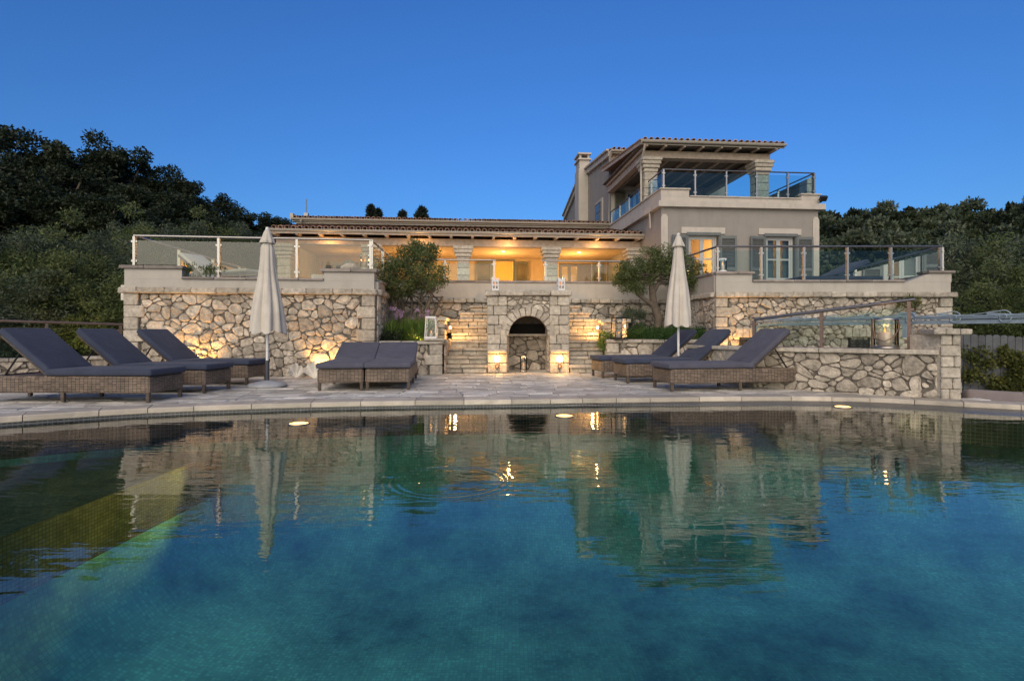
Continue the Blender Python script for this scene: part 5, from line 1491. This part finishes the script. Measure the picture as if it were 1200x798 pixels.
# big trees: prototypes then copies
gl = 'dark trees on the slope behind the left terrace'
D1 = make_tree('broadleaf_tree', 'x', gl, 7.0, 3.3, 2.9, 100, 330, .2, .12, 'leaf_dark', 21, .3, -.75, .38)
D2 = make_tree('broadleaf_tree', 'x', gl, 7.6, 2.8, 3.3, 100, 330, .2, .12, 'leaf_dark', 22, .28, -.75, .38)
O1 = make_tree('olive_tree', 'x', 'silvery olives beside the left terrace', 4.6, 2.1, 1.9, 110, 260, .13, .04, 'leaf_grey', 23, .2, -.85, .3)
O2 = make_tree('olive_tree', 'x', 'silvery olives beside the left terrace', 4.2, 2.0, 1.8, 110, 260, .13, .04, 'leaf_olive', 24, .2, -.85, .35)
gr = 'trees covering the hill behind the right terrace'
H1 = make_tree('hillside_tree', 'x', gr, 6.2, 3.4, 2.6, 70, 150, .42, .26, 'leaf_hill', 25, .25, -.6, .3)
H2 = make_tree('hillside_tree', 'x', gr, 5.4, 2.9, 2.4, 70, 150, .42, .26, 'leaf_dark', 26, .25, -.6, .35)
H3 = make_tree('hillside_tree', 'x', gr, 5.0, 3.0, 2.2, 70, 150, .36, .2, 'leaf_grey', 27, .25, -.6, .3)
def px2(px, D): return (px-600)/640*D
def plant(proto, first, px, D, topy, label, rz=None, h0=7.0, group=None):
    X = px2(px, D); zt = .875+(389-topy)/640*D; g = terrain(X, D)
    s = max(.35, (zt-g)/h0)
    o = proto if first else dup(proto, (0, 0, 0))
    s *= .955; w = min(1.25, max(.75, s))
    o.location = (X, D, g); o.rotation_euler = (0, 0, rz if rz is not None else rnd.uniform(0, 6.28)); o.scale = (w, w, s)
    o['label'] = label
    if group: o['group'] = group
    return o
LD = [(D1, 20, 27, 146, 7.0, 'tallest dark tree at the far left of the skyline'), (D2, -70, 25, 150, 7.6, 'dark tree rising beyond the left frame edge'),
      (D1, 70, 30, 176, 7, 'dark tree in the dip between the two highest left crowns'), (D2, 118, 29, 158, 7.6, 'second highest dark crown of the left skyline'),
      (D1, 160, 31, 186, 7, 'dark crown sloping down right of the second highest tree'), (D2, 203, 33, 197, 7.6, 'pointed dark crown halfway down the left skyline'),
      (D1, 246, 35, 226, 7, 'dark tree above the left glass railing'), (D2, 285, 37, 244, 7.6, 'dark tree low on the skyline left of the parasol top'), (D1, 318, 40, 252, 7, 'smallest skyline crown touching the tiled roof end')]
seen = set()
for (p, px, D, ty, h0, lb) in LD: plant(p, p.name not in seen, px, D, ty, lb, None, h0); seen.add(p.name)
for i, (px, D, ty) in enumerate([(-20, 21, 205), (55, 22, 215), (120, 23, 222), (185, 24.5, 240), (235, 27, 255), (280, 30, 262), (95, 26, 200), (10, 23.5, 180), (150, 27, 212), (200, 29, 226), (330, 44, 262), (-110, 22, 160)]):
    plant((D1, D2)[i % 2], False, px, D, ty, 'dark tree in the shaded mass below the left skyline', None, (7.0, 7.6)[i % 2])
LO = [(O1, 12, 14.5, 258, 4.6, 'silvery olive at the left frame edge above the loungers'), (O2, 62, 15.5, 268, 4.2, 'olive bush between the edge olive and the terrace corner'), (O1, 112, 15, 262, 4.6, 'olive tree touching the left terrace end post'),
      (O2, 150, 18.5, 262, 4.2, 'olive crown behind the left end of the glass railing'), (O1, 195, 21, 250, 4.6, 'pale olive crown above the left glass railing'), (O2, 240, 23, 262, 4.2, 'olive crown behind the middle of the left glass'),
      (O2, -40, 13, 250, 4.2, 'olive leaning in from beyond the left frame edge'), (O1, 35, 12.6, 315, 4.6, 'low olive bush behind the left handrail'), (O2, 105, 12.8, 318, 4.2, 'low olive bush beside the terrace corner stones'), (O1, -15, 11.8, 300, 4.6, 'low olive bush at the frame edge behind the left handrail'), (O2, 75, 13.4, 292, 4.2, 'yellowish lit olive bush in the middle of the left thicket'),
      (O1, 275, 26, 255, 4.6, 'olive crown left of the parasol above the glass')]
for (p, px, D, ty, h0, lb) in LO: plant(p, p.name not in seen, px, D, ty, lb, None, h0); seen.add(p.name)
# right hill
rg = random.Random(5)
sky = [(955, 250), (985, 250), (1016, 247), (1050, 250), (1082, 246), (1111, 244), (1140, 249), (1168, 246), (1200, 243), (1235, 244), (1270, 246)]
for i, (px, ty) in enumerate(sky):
    p = (H1, H2, H3)[i % 3]
    plant(p, p.name not in seen, px, 58+rg.uniform(-3, 3), ty+rg.uniform(-1, 2), 'tree on the skyline of the hill behind the right terrace', None, (6.2, 5.4, 5.0)[i % 3]); seen.add(p.name)
for D, ty, n0 in ((54, 254, 9), (49, 259, 9), (44, 266, 8), (39, 275, 8), (34, 285, 7), (29.5, 297, 6), (25.5, 312, 5), (22, 330, 5)):
    for k in range(n0):
        i = rg.randrange(3); px = 945+(k+rg.random()*.8)*(1290-945)/n0
        X = px2(px, D)
        if X < 12.2: continue
        plant((H1, H2, H3)[i], False, px, D+rg.uniform(-1.5, 1.5), ty+rg.uniform(-6, 5), 'tree on the wooded slope between the right terrace and the hilltop', None, (6.2, 5.4, 5.0)[i])
for (px, D, ty, lb) in ((1150, 18, 268, 'big silvery olive filling the right side above the pergola'), (1215, 16, 262, 'olive tree cut by the right frame edge'), (1185, 14.5, 318, 'low dark olive behind the pergola beams'), (1130, 17, 325, 'olive bush behind the right end of the terrace wall'), (1100, 21, 285, 'olive crown seen through the right terrace railing')):
    plant((O1, O2)[px % 2], False, px, D, ty, lb, None, 4.4, 'olives beside the right terrace')
# conifers behind the roof
def conifer(label, px, D, ty, w, h, seed):
    X = px2(px, D); zt = .875+(389-ty)/640*D; g = terrain(X, D)
    t = thing('conifer_tree', label, 'tree', (X, D, g), 0, 'conifers peeping over the low roof')
    rg = np.random.default_rng(seed); pts = []; rad = []
    for k in range(80):
        q = rg.random(); a = rg.uniform(0, 6.28); r_ = (w*(1-q)+.08)*(.75+.35*math.sin(q*38))
        pts.append((X+math.cos(a)*r_*.8, D+math.sin(a)*r_*.8, zt-.15-q*0-(1-(1-q))*0-(h*(1-q)))); rad.append(.12+.14*(1-q))
    b = B(); b.tube([(X, D, g), (X, D, zt-.2)], [.2, .04], 7); b.build('trunk', 'bark', t)
    leafmesh('crown', pts, rad, 60, .3, .09, 'leaf_conifer', t, seed, .6)
conifer('spiky conifer top with a drooping side shoot above the low roof, leftmost', 435, 42, 240, .5, 2.6, 31)
conifer('short second spire touching the leftmost conifer above the roof', 443, 42.5, 245, .35, 2.2, 32)
conifer('thin conifer tip in the middle above the low roof', 472, 42, 246, .35, 2.0, 33)
conifer('widest round topped conifer above the low roof, rightmost', 494, 42, 242, .95, 1.9, 34)

# ================================================================== LIGHTS
def plight(name, loc, energy, col=(1, .6, .28), r=.04):
    l = bpy.data.lights.new(name, 'POINT'); l.energy = energy; l.color = col; l.shadow_soft_size = r
    o = bpy.data.objects.new(name, l); COL.objects.link(o); o.location = loc; return o
def slight(name, loc, target, energy, col=(1, .6, .28), ang=60, r=.03, blend=.6):
    l = bpy.data.lights.new(name, 'SPOT'); l.energy = energy; l.color = col; l.shadow_soft_size = r; l.spot_size = R(ang); l.spot_blend = blend
    o = bpy.data.objects.new(name, l); COL.objects.link(o); o.location = loc
    d = Vector(target)-Vector(loc); o.rotation_euler = d.to_track_quat('-Z', 'Y').to_euler(); return o
WARM = (1, .5, .14)
K = .34
plight('niche_lamp_light', (NX0+.215, NY-.16, .3), 2.6*K, WARM); plight('niche_lamp_light', (NX1-.215, NY-.16, .3), 2.6*K, WARM)
plight('stair_lamp_light', (-1.30, 12.55, .97), 10*K, WARM, .03); plight('stair_lamp_light', (1.88, 12.72, .97), 10*K, WARM, .03)
# ground uplights grazing the stone walls
def uplight(label, x, y, z, tx, ty, tz, e, ang=95):
    t = thing('uplight', label, 'lamp', (x, y, z), 0, 'small garden uplights')
    b = B().fr((x, y), 0, z); b.lathe([(0, 0), (.045, 0), (.05, .05), (.042, .052), (.04, .03), (0, .03)], n=14); b.build('housing', 'bronze', t)
    b = B().fr((x, y), 0, z); b.lathe([(.038, .04), (.0, .046)], n=14); b.build('bulb', 'glow_warm', t)
    slight('uplight_beam', (x, y, z+.06), (tx, ty, tz), e, WARM, ang)
uplight('ground uplight at the wall foot behind the left loungers', -6.1, 10.48, .0, -6.05, 10.68, .9, 62*K, 110)
uplight('ground uplight at the wall foot behind the paired loungers', -3.75, 10.72, .0, -3.7, 10.93, .9, 34*K, 110)
uplight('ground uplight at the wall foot behind the right loungers', 4.75, 11.55, .0, 4.8, 11.82, .9, 50*K, 110)
uplight('uplight among the plants beside the white lantern', -1.95, 11.62, .62, -2.2, 12.0, 1.2, 34*K, 100)
# verandah and rooms
for u, e in ((-4.6, 10), (-1.6, 26), (1.5, 34), (4.5, 30)): plight('verandah_lamp_light', vw(u, 21.6, 3.3), e*K*1.45, (1, .56, .21), .12)
plight('doorway_room_light', vw(1.7, 25.0, 3.8), 150*K, (1, .34, .06), .15)
plight('window_room_light', vw(4.6, 25.0, 3.8), 70*K, (1, .5, .16), .15)
plight('bedroom_light', vw(7.7, 18.9, 3.5), 60*K, (1, .56, .2), .12)
plight('bathroom_light', vw(10.2, 18.9, 3.6), 9*K, (1, .62, .3), .1)
for u in (-4.5, -1.5, 1.5, 4.6): plight('eave_lamp_light', vw(u, 18.55, 3.75), 8*K, (1, .54, .19), .05)
slight('tree_uplight_beam', (-8.7, 11.3, .1), (-10.3, 12.4, 2.0), 30*K, (1, .6, .2), 60)
# ceiling lamps of the verandah
for u in (-1.6, 1.5, 4.5):
    t = thing('ceiling_lamp', 'small round lamp under the verandah ceiling', 'lamp', vw(u, 21.2, 4.0), 0, 'verandah ceiling lamps')
    b = V(); b.lathe([(0, 3.98), (.07, 3.99), (.08, 4.06), (0, 4.062)], (u, 21.2), 14); b.build('diffuser', 'glow_soft', t)
    b = V(); b.box(u-.01, u+.01, 21.19, 21.21, 4.06, 4.25); b.build('stem', 'steel', t)
t = thing('table_lamp', 'table lamp with a pale shade inside the left bedroom door', 'lamp', vw(7.78, 18.3, 1.82))
b = V(); b.lathe([(.02, 2.5), (.05, 2.6), (.03, 2.9), (.01, 3.2)], (7.78, 18.3), 14); b.build('base', 'shutter', t)
b = V(); b.lathe([(.2, 3.2), (.13, 3.5)], (7.78, 18.3), 18); b.build('lamp_shade', 'frame_white', t)
b = V(); b.box(7.5, 8.2, 18.1, 18.6, 1.82, 2.5); b.build('cabinet', 'wood_dark', t)
# candles
for loc, e in (((5.27, 7.71, .97), .4), ((.25, NY+.12, .34), .9), ((-3.02, 11.15, 2.4), .08), ((-1.68, 11.36, .92), .05)): plight('candle_light', loc, e*K, (1, .45, .15), .02)
# pool lights below the surface
slight('pool_lamp_light', (-2.6, 5.75, -.35), (-3.42, 5.1, -.6), 7, (1, .6, .13), 66, .05)
slight('pool_lamp_light', (-2.7, 5.6, -.4), (-3.42, 3.4, -.8), 7, (1, .6, .13), 44, .05)
slight('pool_lamp_light', (4.35, 6.85, -.2), (6.2, 5.6, -.45), 12, (1, .7, .22), 70, .05)
for x_, y_, tx_ in ((-2.24, 5.6, -1.6), (.6, 6.05, .3), (4.3, 6.2, 4.9)):
    slight('pool_lamp_light', (x_, y_, -.3), (tx_, 3.4, -1.9), .65, (1, .95, .72), 150, .12, 1.0)

SUN_EL, SUN_AZ = 3.0, 190.0     # low sun glow behind the camera, to the left
sun = bpy.data.lights.new('sun', 'SUN'); sun.energy = .52; sun.angle = R(70); sun.color = (1, .84, .6)
so = bpy.data.objects.new('sun', sun); COL.objects.link(so)
dirv = Vector((math.sin(R(SUN_AZ))*math.cos(R(28)), math.cos(R(SUN_AZ))*math.cos(R(28)), math.sin(R(28))))
so.rotation_euler = (-dirv).to_track_quat('-Z', 'Y').to_euler(); so.location = (-10, -20, 20)

w = bpy.data.worlds.new('World'); S.world = w; w.use_nodes = True
nt = w.node_tree; nt.nodes.clear()
out = nt.nodes.new('ShaderNodeOutputWorld'); bg = nt.nodes.new('ShaderNodeBackground')
sk = nt.nodes.new('ShaderNodeTexSky'); sk.sky_type = 'NISHITA'; sk.sun_disc = False
sk.sun_elevation = R(SUN_EL); sk.sun_rotation = R(SUN_AZ); sk.air_density = 1.0; sk.dust_density = 0.0; sk.ozone_density = 4.0; sk.altitude = 0
tn = nt.nodes.new('ShaderNodeVectorMath'); tn.operation = 'MULTIPLY'; tn.inputs[1].default_value = (.41, .44, .575)   # deeper blue of the hour after sunset
nt.links.new(sk.outputs[0], tn.inputs[0]); nt.links.new(tn.outputs[0], bg.inputs[0]); bg.inputs[1].default_value = .105
nt.links.new(bg.outputs[0], out.inputs[0])

# ================================================================== CAMERA
cam = bpy.data.cameras.new('camera'); co = bpy.data.objects.new('camera', cam); COL.objects.link(co)
co.location = (0, 0, .875); co.rotation_euler = (PI/2, 0, 0)
cam.sensor_width = 36; cam.lens = 36*640/1200; cam.shift_y = -10/1200
cam.clip_start = .05; cam.clip_end = 2000
S.camera = co
S.view_settings.view_transform = 'Standard'; S.view_settings.look = 'None'; S.view_settings.exposure = 2.7; S.view_settings.gamma = 1
S.cycles.use_denoising = True
S.cycles.max_bounces = 10; S.cycles.transparent_max_bounces = 24; S.cycles.diffuse_bounces = 3; S.cycles.glossy_bounces = 4
S.cycles.sample_clamp_indirect = 4
for mt in bpy.data.materials:
    pass
